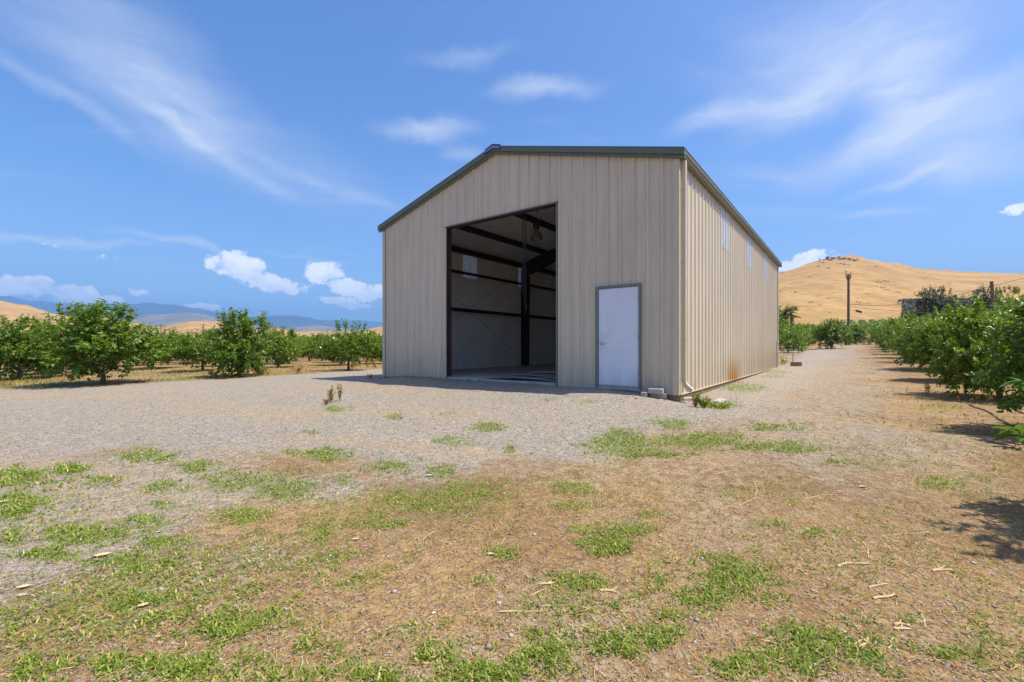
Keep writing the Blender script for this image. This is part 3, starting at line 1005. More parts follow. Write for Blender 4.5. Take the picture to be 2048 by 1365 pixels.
# tall opening: red oxide channels and thin trim
for xj, sx in ((-OP1, 1), (-OP0, -1)):
    j_ = MB()
    a, b = sorted((xj - sx * 0.005, xj - sx * 0.075))
    j_.box(a, b, 0.010, 0.21, 0.083, OPZ + 0.02)
    jo = j_.build('jamb', M_RED, barn, bevel=0.004)
    a, b = sorted((xj + sx * 0.004, xj - sx * 0.022))
    MB().box(a, b, -0.036, -0.004, 0.03, OPZ + 0.03).build('jamb_trim', M_TRIM if sx > 0 else M_GUTTER, jo)
ho_ = MB().box(-OP1 + 0.004, -OP0 - 0.004, 0.012, 0.208, OPZ - 0.004, OPZ + 0.16).build('header', M_RED, barn, bevel=0.004)
MB().box(-OP1 - 0.05, -OP0 + 0.05, -0.046, -0.002, OPZ - 0.006, OPZ + 0.022).build('header_trim', M_GREEN, ho_)

# walk door
L0, L1 = 0.805, 1.719
fr = MB()
fr.box(-L0 - 0.0 + 0.004, -DR0 + 0.015, -0.055, 0.06, 0.055, 2.235)
fr.box(-DR1 - 0.015, -L1 - 0.004, -0.055, 0.06, 0.055, 2.235)
fr.box(-DR1 - 0.015, -DR0 + 0.015, -0.056, 0.06, 2.236, 2.29)
fo = fr.build('door_frame', M_FRAME, barn, bevel=0.004)
leaf = MB().box(-L1, -L0, -0.030, 0.012, 0.088, 2.228).build('door', M_DOOR, barn, bevel=0.003)
MB().box(-L1 - 0.05, -L0 + 0.05, -0.05, 0.06, 0.03, 0.080).build('threshold', M_SLAB, barn)
h_ = MB()
h_.tube([(-L1 + 0.07, -0.031, 1.02), (-L1 + 0.07, -0.042, 1.02)], 0.036, 16)
h_.tube([(-L1 + 0.07, -0.042, 1.02), (-L1 + 0.07, -0.085, 1.02)], 0.016, 12)
h_.tube([(-L1 + 0.07, -0.085, 1.02), (-L1 + 0.12, -0.090, 1.022), (-L1 + 0.185, -0.084, 1.020)], [0.013, 0.011, 0.009], 10)
h_.build('handle', M_STEEL, leaf, smooth=True)
for zz_ in (0.32, 1.10, 1.93):
    MB().tube([(-L0 + 0.002, -0.036, zz_), (-L0 + 0.002, -0.036, zz_ + 0.115)], 0.010, 8).build('hinge', M_HINGE, leaf)
MB().box(-L1 + 0.01, -L0 - 0.01, -0.036, -0.031, 0.092, 0.125).build('door_sweep', M_GALV, leaf)

# maker's badge at the peak
pk = roof_z(BW / 2)
bdg = MB()
cx = -BW / 2
bl = [(-0.26, pk - 0.045), (-0.26, pk + 0.085), (0.0, pk + 0.165), (0.26, pk + 0.085), (0.26, pk - 0.045), (0.0, pk + 0.02)]
bdg.prism([(cx + a, -0.150, b) for a, b in bl], (0, 0, 0), (0, 0.014, 0))
bo = bdg.build('badge', M_BADGE, barn)
bp_ = MB()
bl2 = [(-0.235, pk - 0.02), (-0.235, pk + 0.045), (0.0, pk + 0.118), (0.235, pk + 0.045), (0.235, pk - 0.02), (0.0, pk + 0.045)]
bp_.prism([(cx + a, -0.154, b) for a, b in bl2], (0, 0, 0), (0, 0.003, 0))
bpo = bp_.build('badge_band', M_BADGE_LT, bo)
bl_ = MB()
for k in range(11):
    a = -0.205 + k * 0.041
    mid = pk + 0.082 - abs(a) * 0.30
    if k in (1, 6, 9):
        bl_.box(cx + a - 0.004, cx + a + 0.006, -0.158, -0.154, mid - 0.03, mid + 0.012)
    else:
        bl_.box(cx + a - 0.010, cx + a - 0.003, -0.158, -0.154, mid - 0.03, mid + 0.012)
        bl_.box(cx + a + 0.004, cx + a + 0.010, -0.158, -0.154, mid - 0.03, mid + 0.012)
bl_.build('badge_lettering', M_BADGE, bo)['kind'] = 'stuff'
bt_ = MB()
bt_.prism([(cx - 0.25, -0.157, pk - 0.035), (cx, -0.157, pk + 0.030), (cx + 0.25, -0.157, pk - 0.035), (cx + 0.25, -0.157, pk - 0.022), (cx, -0.157, pk + 0.044), (cx - 0.25, -0.157, pk - 0.022)], (0, 0, 0), (0, 0.003, 0))
bt_.build('badge_rule', M_BADGE, bo)


# ------------------------------------------------------------------ steel frame inside
def zed(x0, x1, y0, y1, z0, z1, name, along='y'):
    return MB().box(x0, x1, y0, y1, z0, z1).build(name, M_DARK, barn)


for zz_ in (2.36, 3.80):
    for (ya, yb) in ((0.22, 7.52), (7.72, BL - 0.07)):
        for xw, sx in ((-BW + 0.065, 1), (-0.065, -1)):
            g_ = MB()
            a, b = sorted((xw, xw + sx * 0.20))
            g_.box(a, b, ya, yb, zz_, zz_ + 0.012)
            c, d = sorted((xw + sx * 0.19, xw + sx * 0.20))
            g_.box(c, d, ya, yb, zz_ - 0.075, zz_ + 0.012)
            c, d = sorted((xw, xw + sx * 0.01))
            g_.box(c, d, ya, yb, zz_ + 0.012, zz_ + 0.08)
            g_.build('girt', M_DARK, barn)
for xw, sx in ((-BW + 0.065, 1), (-0.065, -1)):
    a, b = sorted((xw, xw + sx * 0.16))
    MB().box(a, b, 0.07, BL - 0.07, EAVE - 0.25, EAVE - 0.052).build('eave_strut', M_DARK, barn)
for k in range(1, 6):
    xp = -BW + 1.56 * k
    zt = roof_z(-xp) - 0.062 - 0.012
    for (ya, yb) in ((0.07, 7.55), (7.69, BL - 0.07)):
        p_ = MB()
        p_.box(xp - 0.005, xp + 0.005, ya, yb, zt - 0.20, zt - 0.003)
        p_.box(xp - 0.075, xp - 0.005, ya, yb, zt - 0.205, zt - 0.195)
        p_.box(xp + 0.005, xp + 0.03, ya, yb, zt - 0.02, zt - 0.01)
        p_.build('purlin', M_DARK, barn)
yf = 7.62
for side in (0, 1):
    sx = -1 if side else 1
    xw = -0.065 if side else -BW + 0.065
    c_ = MB()
    # tapered web and flanges of the column
    def pl(loop, th0, th1):
        c_.prism([(p[0], yf + th0, p[1]) for p in loop], (0, 0, 0), (0, th1 - th0, 0))
    b0, b1 = 0.30, 0.345
    zt = EAVE - 0.06
    pl([(xw, 0.082), (xw + sx * b0, 0.082), (xw + sx * b1, zt - 0.58), (xw + sx * b1, zt + PITCH * b1), (xw, zt)], -0.006, 0.006)
    pl([(xw + sx * b0, 0.082), (xw + sx * (b0 + 0.012), 0.082), (xw + sx * (b1 + 0.012), zt - 0.58), (xw + sx * b1, zt - 0.58)], -0.10, 0.10)
    pl([(xw, 0.082), (xw + sx * 0.012, 0.082), (xw + sx * 0.012, zt), (xw, zt)], -0.10, 0.10)
    c_.box(min(xw - 0 * sx, xw + sx * 0.3), max(xw, xw + sx * 0.3), yf - 0.12, yf + 0.12, 0.0825, 0.10)
    c_.build('column', M_DARK, barn)
    r_ = MB()
    xc = -BW / 2
    dzc = roof_z(BW / 2) - 0.06
    zt0 = zt + PITCH * (b1 + 0.014)
    xa = xw + sx * (b1 + 0.014)

    def rl(loop, th):
        r_.prism([(p[0], yf - th, p[1]) for p in loop], (0, 0, 0), (0, 2 * th, 0))
    rl([(xa, zt0), (xc, dzc), (xc, dzc - 0.34), (xa, zt0 - 0.60)], 0.006)
    rl([(xa, zt0 - 0.602), (xc, dzc - 0.342), (xc, dzc - 0.354), (xa, zt0 - 0.614)], 0.10)
    rl([(xa, zt0), (xc, dzc), (xc, dzc - 0.012), (xa, zt0 - 0.012)], 0.098)
    r_.build('rafter', M_DARK, barn)
# end-wall posts and rafters
for xp in (-OP1 - 0.08, -OP0 + 0.08):
    MB().box(xp - 0.05, xp + 0.05, 0.075, 0.20, OPZ + 0.022, roof_z(-xp) - 0.08).build('end_post', M_DARK, barn)
# cross bracing rods
for xw in (-BW + 0.16, -0.16):
    for (ya, za, yb, zb) in ((0.25, 0.35, 7.5, 4.45), (0.25, 4.45, 7.5, 0.35)):
        MB().tube([(xw, ya, za), (xw, yb, zb)], 0.005, 6).build('brace_rod', M_DARK, barn)

# things in the doorway and inside
def at_barn(lx, ly, z):
    X, Y = to_world(lx, ly)
    return (X, Y, z)


lamp = empty('high_bay_lamp', at_barn(-5.67, 3.37, 4.55), -R(37))
tag(lamp, 'bell shaped industrial lamp hanging under the barn roof', 'lamp')
MB().lathe([(0.215, 0.0), (0.205, 0.03), (0.20, 0.08), (0.175, 0.17), (0.13, 0.25), (0.08, 0.30), (0.055, 0.32), (0.052, 0.30), (0.08, 0.28), (0.12, 0.24), (0.165, 0.165), (0.19, 0.08), (0.195, 0.03), (0.215, 0.0)], seg=28).build('lamp_shade', M_LAMP, lamp, smooth=True)
MB().lathe([(0.0, -0.02), (0.06, -0.01), (0.085, 0.06), (0.07, 0.16), (0.045, 0.22), (0.0, 0.24)], seg=18).build('bulb', M_GLASS, lamp, smooth=True)
MB().lathe([(0.0, 0.315), (0.07, 0.318), (0.085, 0.36), (0.11, 0.40), (0.115, 0.50), (0.09, 0.545), (0.04, 0.57), (0.0, 0.575)], seg=16).build('ballast', M_DARK, lamp, smooth=True)
MB().tube([(0, 0, 0.57), (0.0, 0.0, 0.66), (0.03, 0, 0.70), (0.0, 0, 0.74), (0, 0, 1.20)], 0.011, 6).build('hook', M_DARK, lamp)
MB().tube([(0.11, 0, 0.47), (0.17, 0.02, 0.40), (0.22, 0.04, 0.48), (0.16, 0.05, 0.62), (0.10, 0.04, 0.80), (0.05, 0, 1.0), (0.0, 0, 1.15)], 0.010, 6).build('cord', M_DARK, lamp)

hst = empty('chain_hoist', at_barn(-4.22, 0.62, 0), -R(37))
tag(hst, 'dark chain hoist hanging down inside the tall doorway', 'hoist')
ztop = roof_z(4.22) - 0.08
for k, (dx_, zb) in enumerate(((0.0, 2.2), (0.05, 2.0), (-0.045, 2.35))):
    MB().tube([(dx_, 0, ztop), (dx_, 0, zb)], 0.009 if k != 1 else 0.014, 6).build('chain', M_DARK, hst)
MB().box(-0.07, 0.10, -0.06, 0.06, 4.55, 4.85).build('hoist_body', M_DARK, hst, bevel=0.02)
MB().tube([(0.05, 0, 2.12), (0.06, 0, 2.04), (0.085, 0, 1.96), (0.06, 0, 1.89), (0.015, 0, 1.90), (0.0, 0, 1.96)], [0.016, 0.03, 0.02, 0.018, 0.014, 0.008], 8).build('hook', M_DARK, hst, smooth=True)


def board(cx_, cy_, z, w_, d_, rz, warp_, mat, label, tilt=0.0):
    m_ = MB()
    n = 12
    lo, hi = [], []
    for i in range(n + 1):
        u = i / n - 0.5
        zz2 = warp_ * (1 - (2 * u) ** 2) + tilt * u
        lo += [(u * w_, -d_ / 2, zz2), (u * w_, d_ / 2, zz2 + 0.01)]
    vs = lo + [(x, y, zv + 0.014) for x, y, zv in lo]
    k = len(lo)
    fs = []
    for i in range(n):
        a = 2 * i
        fs += [(a, a + 1, a + 3, a + 2), (k + a, k + a + 2, k + a + 3, k + a + 1), (a, a + 2, k + a + 2, k + a), (a + 1, k + a + 1, k + a + 3, a + 3)]
    fs += [(0, k, k + 1, 1), (2 * n, 2 * n + 1, k + 2 * n + 1, k + 2 * n)]
    m_.add(vs, fs)
    X, Y, Z = at_barn(cx_, cy_, z)
    o_ = m_.build('plywood_board', mat, None, loc=(X, Y, Z))
    o_.rotation_euler = (0, 0, -R(37) + R(rz))
    return tag(o_, label, 'board', 'loose boards lying in the doorway')


board(-4.05, 0.62, 0.086, 2.3, 0.95, 4, 0.055, M_PLYGREY, 'lowest grey warped board on the doorway slab')
board(-3.75, 0.95, 0.155, 2.1, 0.80, -7, 0.04, M_PLYGREY, 'middle grey warped board in the doorway stack')
board(-3.35, 1.15, 0.215, 2.0, 0.40, -10, 0.055, M_PLY, 'tan bowed wooden board on top of the doorway stack', tilt=-0.02)
board(-3.1, 0.55, 0.145, 1.3, 0.35, -12, 0.01, M_PLY, 'short tan board beside the doorway right jamb', tilt=-0.02)

ty = MB()
for ang in range(0, 24):
    pass
tyo_prof = [(0.20, -0.08), (0.30, -0.095), (0.335, -0.06), (0.335, 0.06), (0.30, 0.095), (0.20, 0.08)]
ty.lathe(tyo_prof + [tyo_prof[0]], seg=24)
X, Y = to_world(-4.9, 8.6)
tyre = ty.build('tyre', M_RUBBER, None, smooth=True, loc=(X, Y, 0.42))
tyre.rotation_euler = (R(90), 0, R(30))
tag(tyre, 'black tyre standing deep inside the barn', 'tyre')

# blocks by the corner
def paver(px, py, sx, sy, sz, rz, label, dz_=0.0, tilt=(0, 0)):
    X, Y, Z = ground_at(px, py)
    m_ = MB().box(-sx / 2, sx / 2, -sy / 2, sy / 2, 0, sz)
    o_ = m_.build('concrete_block', M_BLOCK, None, bevel=0.006, loc=(float(X), float(Y), float(Z) - 0.012 + dz_))
    o_.rotation_euler = (R(tilt[0]), R(tilt[1]), R(rz))
    return tag(o_, label, 'concrete block', 'concrete blocks by the barn corner')


paver(1317, 795, 0.31, 0.19, 0.098, -20, 'grey concrete block under the stacked block by the white door')
paver(1290, 793, 0.12, 0.20, 0.098, -30, 'small grey block at the door side of the stack')
p3 = paver(1312, 796, 0.28, 0.19, 0.095, -28, 'topmost grey concrete block of the stack by the white door', dz_=0.102)
paver(1374, 801, 0.30, 0.21, 0.09, 14, 'flat grey concrete block under the downspout corner', dz_=-0.02)
paver(1441, 805, 0.22, 0.17, 0.06, 35, 'tilted pale block half buried in the weeds', tilt=(6, -14))

# rear corner: block, stake, conduit
X, Y = to_world(0.75, 15.1)
Z = float(terrain(X, Y))
cb = MB()
cb.box(-0.2, 0.2, -0.1, -0.07, 0, 0.19)
cb.box(-0.2, 0.2, 0.07, 0.1, 0, 0.19)
for a in (-0.2, -0.02, 0.16):
    cb.box(a, a + 0.04, -0.068, 0.068, 0, 0.19)
o = cb.build('hollow_block', M_FOOT, None, loc=(X, Y, Z - 0.01))
o.rotation_euler = (0, 0, R(-10))
tag(o, 'brown hollow concrete block beside the barn rear corner', 'concrete block')
X, Y = to_world(0.58, 15.6)
st = MB().tube([(0, 0, -0.1), (0, 0, 0.62)], 0.022, 8)
st.tube([(0, 0, 0.62), (0, 0, 0.66)], 0.034, 8)
tag(st.build('standpipe', M_GALV, None, loc=(X, Y, float(terrain(X, Y)))), 'thin grey pipe standing behind the hollow block', 'pipe')
cd = MB().tube([(0.06, 14.4, -0.08), (0.062, 14.4, 0.5), (0.075, 14.42, 0.9), (0.065, 14.43, 1.12)], 0.03, 8).build('conduit', M_PVC, barn)
MB().box(0.036, 0.14, 14.36, 14.50, 1.12, 1.22).build('junction_box', M_PVC, cd, bevel=0.01)


# ================================================================== TREES
def norm(a):
    return a / (np.linalg.norm(a, axis=1, keepdims=True) + 1e-9)


def leaves_mesh(name, base, axis_, nrm, length, width, mat, fine=True, fold=0.25, droop=0.12):
    """one folded leaf per row"""
    n = len(base)
    a = norm(axis_)
    s = norm(np.cross(a, nrm))
    u = norm(np.cross(s, a))
    L = length[:, None]
    W = width[:, None]
    if fine:
        p0 = base
        l1 = base + a * L * 0.32 + s * W * 0.5 + u * W * fold
        l2 = base + a * L * 0.72 + s * W * 0.36 + u * W * fold * 0.5 - u * L * droop * 0.4
        p3 = base + a * L - u * L * droop
        r2 = base + a * L * 0.72 - s * W * 0.36 + u * W * fold * 0.5 - u * L * droop * 0.4
        r1 = base + a * L * 0.32 - s * W * 0.5 + u * W * fold
        v = np.stack([p0, l1, l2, p3, r2, r1], 1).reshape(-1, 3)
        b = (np.arange(n) * 6)[:, None]
        f = np.concatenate([b + np.array([[0, 1, 2, 3]]), b + np.array([[0, 3, 4, 5]])], 0)
    else:
        p0 = base
        l = base + a * L * 0.5 + s * W * 0.5 + u * W * fold
        p3 = base + a * L - u * L * droop
        r = base + a * L * 0.5 - s * W * 0.5 + u * W * fold
        v = np.stack([p0, l, p3, r], 1).reshape(-1, 3)
        b = (np.arange(n) * 4)[:, None]
        f = b + np.array([[0, 1, 2, 3]])
    return mesh_np(name, v, f, mat)


def crown_leaves(rng, R_, zb, zt, nsh, per, leafL, ratio=0.46, sprouts=0, lumps=16, open_=0.0, updir=0.75, jit=1.0):
    """points, axes, normals of leaves on shoots through a lumpy crown"""
    zc = (zb + zt) / 2
    hz_ = (zt - zb) / 2
    th = rng.uniform(0, 2 * np.pi, lumps)
    ph = rng.uniform(-0.95, 0.95, lumps)
    rr = np.sqrt(1 - np.clip(ph, -0.95, 0.95) ** 2)
    k = rng.uniform(0.40, 0.68, lumps)
    lc = np.stack([R_ * rr * np.cos(th) * k, R_ * rr * np.sin(th) * k, zc + hz_ * ph * k * 1.05], 1)
    lr = rng.uniform(0.34, 0.52, lumps) * min(R_, hz_ * 1.1)
    lc = np.concatenate([lc, [[0, 0, zc]]])
    lr = np.concatenate([lr, [0.55 * min(R_, hz_)]])
    li = rng.integers(0, lumps + 1, nsh)
    d = norm(rng.normal(size=(nsh, 3)))
    d[:, 2] = np.where(d[:, 2] < -0.55, d[:, 2] * 0.5, d[:, 2])
    d = norm(d)
    rad = lr[li] * (rng.uniform(0.25, 1.0, nsh) ** 0.45)
    p = lc[li] + d * rad[:, None]
    out = norm(np.stack([p[:, 0], p[:, 1], (p[:, 2] - zc) * R_ / hz_], 1))
    sdir = norm(out * 0.8 + d * 0.6 + np.array([[0, 0, updir]]) * rng.uniform(0.1, 1.3, (nsh, 1)) + rng.normal(size=(nsh, 3)) * 0.35 * jit)
    low = p[:, 2] < zb + 0.25 * (zt - zb)
    sdir[low, 2] -= 0.9
    sdir = norm(sdir)
    slen = rng.uniform(0.16, 0.36, nsh) * (leafL / 0.09) ** 0.5
    if sprouts:
        ns = sprouts
        a = rng.uniform(0, 2 * np.pi, ns)
        r2 = R_ * 0.62 * np.sqrt(rng.uniform(0, 1, ns))
        sp = np.stack([r2 * np.cos(a), r2 * np.sin(a), zc + hz_ * (0.55 + 0.3 * (1 - r2 / R_)) * np.ones(ns)], 1)
        sdv = norm(np.stack([np.cos(a) * 0.18, np.sin(a) * 0.18, np.ones(ns)], 1) + rng.normal(size=(ns, 3)) * 0.10)
        p = np.concatenate([p] + [sp + sdv * h_ for h_ in (0.0, 0.14, 0.28)])
        sdir = np.concatenate([sdir, sdv, sdv, sdv])
        slen = np.concatenate([slen, np.full(3 * ns, 0.30)])
        nsh = len(p)
    t_ = rng.uniform(0, 1, (nsh, per))
    pp = p[:, None, :] + sdir[:, None, :] * (t_ * slen[:, None])[:, :, None]
    pp = pp + rng.normal(size=pp.shape) * 0.012 * jit
    rv = rng.normal(size=(nsh, per, 3))
    rv = rv - (rv * sdir[:, None, :]).sum(-1, keepdims=True) * sdir[:, None, :]
    rv = rv / (np.linalg.norm(rv, axis=-1, keepdims=True) + 1e-9)
    ax = sdir[:, None, :] * 0.65 + rv * 0.9
    ax[..., 2] -= 0.18
    pp = pp.reshape(-1, 3)
    ax = norm(ax.reshape(-1, 3))
    nr = norm(np.array([[0.1, 0, 0.8]]) + 0.5 * np.repeat(sdir, per, 0) + rng.normal(size=ax.shape) * 0.45)
    L = leafL * rng.uniform(0.65, 1.2, len(pp))
    return pp, ax, nr, L, L * ratio * rng.uniform(0.85, 1.15, len(pp))


def trunk_mesh(name, rng, R_, zb, zt, r0, mat, limbs=6, stems=1):
    m_ = MB()
    for s_ in range(stems):
        bx_, by_ = (rng.normal(0, 0.10, 2) if stems > 1 else (0, 0))
        fork = zb + 0.12 * (zt - zb)
        m_.tube([(bx_, by_, -0.15), (bx_ * 1.0, by_, 0.05), (bx_ + rng.normal(0, 0.02), by_ + rng.normal(0, 0.02), fork * 0.6), (bx_ + rng.normal(0, 0.03), by_, fork)],
                [r0 * 1.5, r0 * 1.1, r0 * 0.95, r0 * 0.8], 8)
        for k in range(limbs):
            a = 2 * math.pi * k / limbs + rng.uniform(-0.4, 0.4)
            rr = R_ * rng.uniform(0.45, 0.75)
            zz2 = zb + (zt - zb) * rng.uniform(0.45, 0.85)
            p0 = Vector((bx_, by_, fork - 0.04))
            p2 = Vector((rr * math.cos(a), rr * math.sin(a), zz2))
            p1 = p0.lerp(p2, 0.45) + Vector((0, 0, -0.12 * (zt - zb)))
            m_.tube([p0, p1, p2], [r0 * 0.55, r0 * 0.36, r0 * 0.10], 5)
    me = bpy.data.meshes.new(name)
    me.from_pydata(m_.v, [], m_.f)
    me.update()
    me.materials.append(mat)
    me.polygons.foreach_set('use_smooth', np.ones(len(me.polygons), dtype=bool))
    return me


def tree_kind(seed, R_, zb, zt, nsh, per, leafL, mat=M_LEAF, fine=True, **kw):
    rng = np.random.default_rng(seed)
    stems = kw.pop('stems', 1)
    r0 = kw.pop('r0', 0.055)
    pp, ax, nr, L, W = crown_leaves(rng, R_, zb, zt, nsh, per, leafL, **kw)
    cm = leaves_mesh('crown', pp, ax, nr, L, W, mat, fine=fine)
    tm = trunk_mesh('trunk', rng, R_, zb, zt, r0, M_BARK, stems=stems)
    return cm, tm


def plant_tree(kind, x, y, rz, sc, label, group, name='citrus_tree', cat='tree', scz=None, z=None):
    cm, tm = kind
    zz2 = float(terrain(x, y)) if z is None else z
    e = empty(name, (x, y, zz2), rz)
    e.scale = (sc, sc, scz or sc)
    tag(e, label, cat, group)
    link('trunk', tm, e)
    link('crown', cm, e)
    return e


K_BIG = tree_kind(101, 1.38, 0.16, 2.30, 900, 15, 0.105, sprouts=24, lumps=26)
K_NEAR = [tree_kind(111, 1.40, 0.14, 2.10, 900, 16, 0.10, sprouts=8, lumps=24), tree_kind(112, 1.40, 0.12, 2.15, 900, 16, 0.105, sprouts=12, lumps=26)]
K_MID = [tree_kind(120 + i, 1.30, 0.26, 1.95, 460, 13, 0.115, fine=False, sprouts=10, lumps=16) for i in range(4)]
K_FAR = [tree_kind(130 + i, 1.40, 0.24, 1.95, 170, 11, 0.19, mat=M_LEAF_FAR, fine=False, sprouts=4, lumps=13, ratio=0.6) for i in range(3)]
K_HEDGE = [tree_kind(140 + i, 1.45, 0.10, 2.1, 300, 13, 0.13, fine=False, sprouts=8, lumps=16) for i in range(3)]

GL = 'citrus trees in the orchard left of the barn'
GR = 'citrus trees in the rows right of the lane'
GB = 'citrus trees beyond the end of the lane'


def px_xy(px, depth):
    return (px - 1024) / F_PX * depth, depth


# three trees that stand out along the gravel edge on the left
x, y = px_xy(205, 14.6)
plant_tree(K_BIG, x, y, 0.4, 1.24, 'largest bushy citrus tree standing alone at the gravel edge', GL, scz=1.0)
x, y = px_xy(483, 17.0)
K_SHAGGY = tree_kind(151, 1.08, 0.14, 2.0, 560, 14, 0.105, sprouts=16, lumps=15)
plant_tree(K_SHAGGY, x, y, 1.9, 1.18, 'shaggy citrus tree with tall loose shoots rising above the orchard', GL, scz=1.06)
x, y = px_xy(697, 20.5)
plant_tree(K_MID[1], x, y, 2.6, 1.0, 'small forked citrus tree closest to the barn wall', GL)
x, y = px_xy(128, 18.2)
plant_tree(K_MID[0], x, y, 0.3, 1.0, 'slim citrus tree with a bare trunk just left of the largest tree', GL)
x, y = px_xy(40, 17.0)
plant_tree(K_NEAR[1], x, y, 3.3, 0.98, 'wide dark citrus tree at the far left end of the orchard', GL)

LBL_L = 'small round citrus tree in the orchard rows left of the barn'
rng = np.random.default_rng(5)
cand = []
taken = [px_xy(205, 14.6), px_xy(483, 17.0), px_xy(697, 20.5), px_xy(128, 18.2), px_xy(40, 17.0)]
rd = np.array([BS, BC])
pd = np.array([-BC, BS])
org = np.array(px_xy(205, 14.6))
for i in range(0, 27):
    for j in range(-16, 36):
        p = org + pd * (i * 4.4) + rd * (j * 3.4 + (0.9 if i % 2 else 0)) + rng.normal(0, 0.22, 2)
        if p[1] < 9 or p[1] > 120:
            continue
        q = 1024 + F_PX * p[0] / p[1]
        if q < -140 or q > 800:
            continue
        if i == 0 and j < 0:
            continue
        if min(math.hypot(p[0] - a, p[1] - b) for a, b in taken) < 2.3:
            continue
        if poly_sd(np.array([p[0]]), np.array([p[1]]), YARD)[0] > -0.9:
            continue
        if i <= 1 and 520 < q < 660 and p[1] < 19:
            continue
        cand.append((math.hypot(*p), p[0], p[1], i, j))
cand.sort()
ROWN = ['front', 'second', 'third', 'fourth', 'fifth']
ORDN = ['first', 'second', 'third', 'fourth', 'fifth', 'sixth', 'seventh', 'eighth', 'ninth', 'tenth', 'eleventh', 'twelfth']
rowpos = {}
for i in range(5):
    for k_, j in enumerate(sorted(c[4] for c in cand[:200] if c[3] == i)):
        rowpos[(i, j)] = k_
for n_, (d, x, y, ri, rj) in enumerate(cand[:200]):
    lab_ = LBL_L
    if d < 36 and ri < 5 and rowpos[(ri, rj)] < 12:
        lab_ = 'citrus tree, %s from the camera in the %s orchard row behind the gravel' % (ORDN[rowpos[(ri, rj)]], ROWN[ri])
        lab_ = lab_.replace('from the camera', 'from the near end')
    if d < 20:
        k = K_MID[n_ % 4]
    elif d < 42:
        k = K_MID[(n_ * 3 + 1) % 4]
    else:
        k = K_FAR[n_ % 3]
    sc = float(rng.uniform(0.98, 1.30))
    plant_tree(k, x, y, float(rng.uniform(0, 6.28)), sc, lab_, GL, scz=float(rng.uniform(0.80, 0.98)))
rest_L = cand[200:]

# right row along the lane
rr = np.random.default_rng(9)
row = [(5.4, 5.3), (5.6, 10.3), (5.5, 15.2), (5.6, 20.0), (5.4, 24.8), (5.5, 29.5), (5.6, 34.5), (5.5, 39.5), (5.5, 45)]
RL = ['large leafy citrus tree over fallen oranges beside the lane', 'second citrus tree along the lane from the fallen oranges', 'third citrus tree along the lane from the fallen oranges',
      'fourth citrus tree along the lane from the fallen oranges', 'fifth citrus tree along the lane from the fallen oranges']
for k, (lx, ly) in enumerate(row):
    x, y = to_world(lx, ly)
    kd = K_NEAR[k % 2] if k < 3 else K_HEDGE[k % 3]
    sc = [0.95, 0.96, 1.0, 1.0, 1.0, 0.98, 1.0, 1.0, 1.0][k]
    plant_tree(kd, x, y, 0.8 + k * 1.7, sc, RL[k] if k < 5 else 'small citrus tree at the far end of the lane row', GR)
# two more of this row stand just outside the frame and throw shade into it
xe, ye = 7.62, 5.85
EDGE_TREE = plant_tree(K_NEAR[0], xe, ye, 2.2, 0.98, 'citrus tree reaching long bright leaves in over the lane', GR)
plant_tree(K_NEAR[1], 4.95, 2.42, 0.9, 0.76, 'citrus tree outside the view shading the dirt', GR, scz=1.35)
for lx in (11.2, 16.8, 22.4, 28.0):
    for ly in np.arange(3.0 if lx < 12 else 8.0, 60, 5.0):
        x, y = to_world(lx + float(rr.normal(0, 0.2)), float(ly) + float(rr.normal(0, 0.2)))
        q = 1024 + F_PX * x / y
        if q > 2150:
            continue
        kd = K_HEDGE[int(ly) % 3]
        plant_tree(kd, x, y, float(rr.uniform(0, 6.28)), float(rr.uniform(0.98, 1.18)), 'citrus tree in the crowded rows behind the lane row', GR)

# long bright leaves near the camera on the edge tree: each its own piece
def long_leaf_mesh():
    n = 6
    vs, fs = [], []
    for i in range(n + 1):
        t_ = i / n
        wv = 0.5 * math.sin(math.pi * min(1, t_ * 0.92 + 0.06)) ** 0.8 * 0.34
        zz2 = -0.28 * t_ * t_ + 0.10 * t_
        vs += [(t_, wv, zz2 + wv * 0.35), (t_, 0, zz2), (t_, -wv, zz2 + wv * 0.35)]
    for i in range(n):
        a = 3 * i
        fs += [(a, a + 1, a + 4, a + 3), (a + 1, a + 2, a + 5, a + 4)]
    me = bpy.data.meshes.new('leaf')
    me.from_pydata(vs, [], fs)
    me.update()
    me.polygons.foreach_set('use_smooth', np.ones(len(me.polygons), dtype=bool))
    me.materials.append(leaf_mat('young_citrus_leaf', (0.07, 0.19, 0.02), (0.14, 0.28, 0.035), ymix=0.0, trans=0.35, gloss=0.3))
    return me


